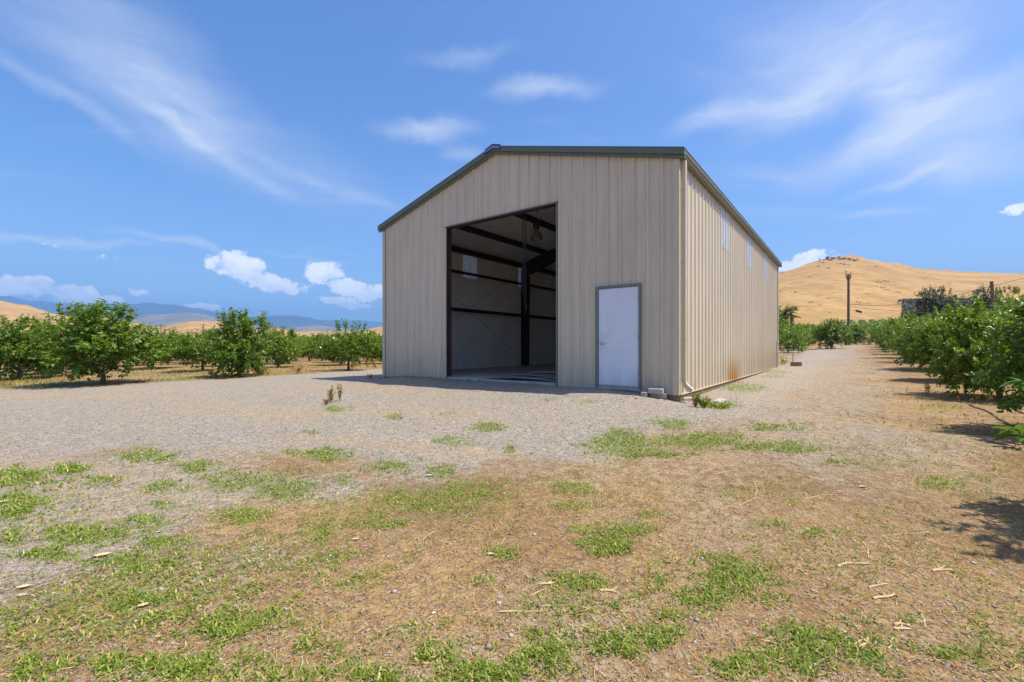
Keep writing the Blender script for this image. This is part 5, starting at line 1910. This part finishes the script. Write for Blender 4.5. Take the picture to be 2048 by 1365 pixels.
curled_leaf(1272, 798, 0.10, 0.4, M_WEEDDRY, 'brown curled leaf on the gravel below the white door', grp='fallen dry leaves')
curled_leaf(1313, 808, 0.10, 0.9, M_WEEDDRY, 'brown curled leaf in front of the block stack', grp='fallen dry leaves')
curled_leaf(1361, 803, 0.09, 0.2, M_WEEDDRY, 'brown curled leaf against the downspout block', grp='fallen dry leaves')
curled_leaf(8, 1006, 0.14, 0.1, M_PAPER, 'white scrap in the grass at the left edge', 'paper_scrap', 'paper scrap', curl=0.1)
curled_leaf(14, 1066, 0.05, 0.1, M_PAPER, 'small white scrap above the left edge grass', 'paper_scrap', 'paper scrap', curl=0.1)
curled_leaf(868, 1228, 0.035, 0.6, M_PAPER, 'small white flake on the middle dirt', 'paper_scrap', 'paper scrap', curl=0.15, wide=0.7)


# ------------------------------------------------------------------ weeds
def weed(px, py, h, n_st, spread, mat, label, name='dry_weed', cat='weed', leaf=0.045, per=26, seed=1, stem=True):
    r_ = np.random.default_rng(seed)
    X, Y, Z = (float(q) for q in ground_at(px, py))
    e = empty(name, (X, Y, Z), 0)
    tag(e, label, cat)
    st_ = MB()
    B, A = [], []
    for i in range(n_st):
        a = r_.uniform(0, 6.28)
        hh = h * r_.uniform(0.55, 1.0)
        tip = Vector((math.cos(a) * spread * r_.uniform(0.2, 1), math.sin(a) * spread * r_.uniform(0.2, 1), hh))
        b0 = Vector((r_.normal(0, spread * 0.15), r_.normal(0, spread * 0.15), -0.02))
        md = b0.lerp(tip, 0.5) + Vector((r_.normal(0, 0.01), r_.normal(0, 0.01), 0.02))
        st_.tube([b0, md, tip], [0.005, 0.004, 0.002], 5)
        for k in range(per):
            t_ = r_.uniform(0.2, 1.0)
            q = (b0.lerp(md, t_ * 2) if t_ < 0.5 else md.lerp(tip, t_ * 2 - 1))
            B.append(q)
            an = r_.uniform(0, 6.28)
            A.append((math.cos(an), math.sin(an), r_.uniform(-0.2, 1.1)))
    st_.build('stem', mat, e)
    B, A = np.array(B), np.array(A)
    nr = norm(r_.normal(size=A.shape) + np.array([[0, 0, 0.7]]))
    L = leaf * r_.uniform(0.5, 1.3, len(B))
    link('foliage', leaves_mesh('foliage', B, A, nr, L, L * 0.35, mat, fine=False), e)
    return e


weed(660, 806, 0.36, 5, 0.10, M_WEEDDRY, 'tall brown dry weed standing in the gravel yard', seed=2, per=44)
weed(680, 803, 0.38, 4, 0.06, M_WEEDDRY, 'thin brown dry weed right beside the taller clump', seed=3, per=36)
weed(653, 810, 0.12, 5, 0.08, M_WEEDDRY, 'small low brown weed at the foot of the dry clump', seed=4, per=16)
weed(1390, 814, 0.26, 9, 0.12, M_WEEDDRY, 'brown half dry weed by the downspout block', seed=5, per=22)
weed(1408, 816, 0.24, 22, 0.20, M_GRASS, 'bushy green weed in front of the barn corner', 'green_weed', seed=6, per=30, leaf=0.04)
weed(1440, 817, 0.12, 26, 0.34, M_GRASS, 'low spreading green weed mat beside the bushy weed', 'green_weed', seed=7, per=22, leaf=0.035)
weed(1857, 792, 0.42, 3, 0.07, M_WEEDDRY, 'tall golden dry weed standing at the shadow edge', seed=8, per=26, leaf=0.06)
weed(1812, 727, 0.55, 8, 0.30, M_WEEDDRY, 'dry tan weed tuft under the lane citrus row', seed=9, per=20, leaf=0.08)
weed(930, 758, 0.32, 2, 0.04, M_GRASS, 'single thin green weed at the doorway left side', 'green_weed', seed=10, per=14, leaf=0.035)
weed(1102, 768, 0.28, 6, 0.10, M_GRASS, 'green weed at the doorway right jamb', 'green_weed', seed=11, per=16, leaf=0.035)
weed(740, 757, 0.16, 8, 0.22, M_WEEDDRY, 'low dry weed at the barn front left corner', seed=12, per=14)
weed(1566, 730, 0.42, 7, 0.22, M_GRASS, 'green weed behind the barn rear corner', 'green_weed', seed=13, per=18, leaf=0.09)
for k, (px, py, h) in enumerate(((595, 748, 0.35), (425, 752, 0.35), (750, 737, 0.5), (735, 735, 0.55), (705, 738, 0.4), (520, 752, 0.3))):
    weed(px, py, h, 9, 0.30, M_WEEDDRY, ['dry brown weed on the orchard verge between the trees', 'dry weed left of the shaggy citrus tree', 'tall dry weed touching the barn left edge', 'tall dry weed near the barn left edge',
                                        'dry weed under the small forked citrus tree', 'dry weed right of the shaggy citrus tree'][k], seed=20 + k, per=16, leaf=0.08)

# ------------------------------------------------------------------ oranges and hose
def orange_mesh():
    m_ = MB()
    prof = []
    for i in range(11):
        a = math.pi * i / 10
        r_ = math.sin(a)
        z_ = -math.cos(a) * 0.95
        if i == 10:
            z_ -= 0.06
        prof.append((r_, z_))
    m_.lathe(prof, seg=16)
    m_.lathe([(0.0, 0.88), (0.10, 0.90), (0.07, 0.95), (0.0, 0.97)], seg=6)
    me = bpy.data.meshes.new('orange')
    me.from_pydata(m_.v, [], m_.f)
    me.update()
    me.polygons.foreach_set('use_smooth', np.ones(len(me.polygons), dtype=bool))
    me.materials.append(M_ORANGE)
    return me


OM = orange_mesh()
for k, (px, py, lab) in enumerate(((1917, 799, 'fallen orange in the shade, leftmost near the trunk'), (1944, 803, 'brightest fallen orange on the shade edge'), (1956, 799, 'fallen orange between two others near the trunk'),
                                   (1981, 801, 'fallen orange beside the trunk foot'), (1987, 797, 'fallen orange just behind the trunk foot'), (2008, 868, 'large fallen orange under the long bright leaves'),
                                   (1907, 769, 'dull fallen orange in the second tree shade'), (1921, 768, 'fallen orange right of the dull one in the second tree shade'))):
    X, Y, Z = (float(q) for q in ground_at(px, py))
    o = link('orange', OM, None, (X, Y, Z + 0.030))
    o.scale = (0.037, 0.037, 0.036)
    o.rotation_euler = (k * 0.9, k * 0.5, k)
    tag(o, lab, 'orange', 'fallen oranges under the lane trees')


def hose(pts_, label, rad=0.011):
    a = np.array(pts_, float)
    t0 = np.linspace(0, 1, len(a))
    t1 = np.linspace(0, 1, len(a) * 4)
    pxs, pys = np.interp(t1, t0, a[:, 0]), np.interp(t1, t0, a[:, 1])
    X, Y, Z = ground_at(pxs, pys)
    m_ = MB().tube([(X[i], Y[i], Z[i] + rad + 0.004) for i in range(len(X))], rad, 7)
    return tag(m_.build('irrigation_hose', M_HOSE, None, smooth=True), label, 'hose', 'black irrigation hoses')


hose([(1938, 811), (1952, 817), (1970, 822), (1985, 830), (1998, 840), (2020, 851), (2060, 862)], 'black irrigation hose curving beneath the lane tree')
hose([(2075, 808), (2048, 814), (2031, 819), (2040, 826), (2075, 838)], 'bent black hose at the right edge of the dirt')
hose([(1914, 780), (1900, 777), (1890, 772), (1892, 769), (1902, 767)], 'thin dark hose loop in the second tree shade', 0.009)
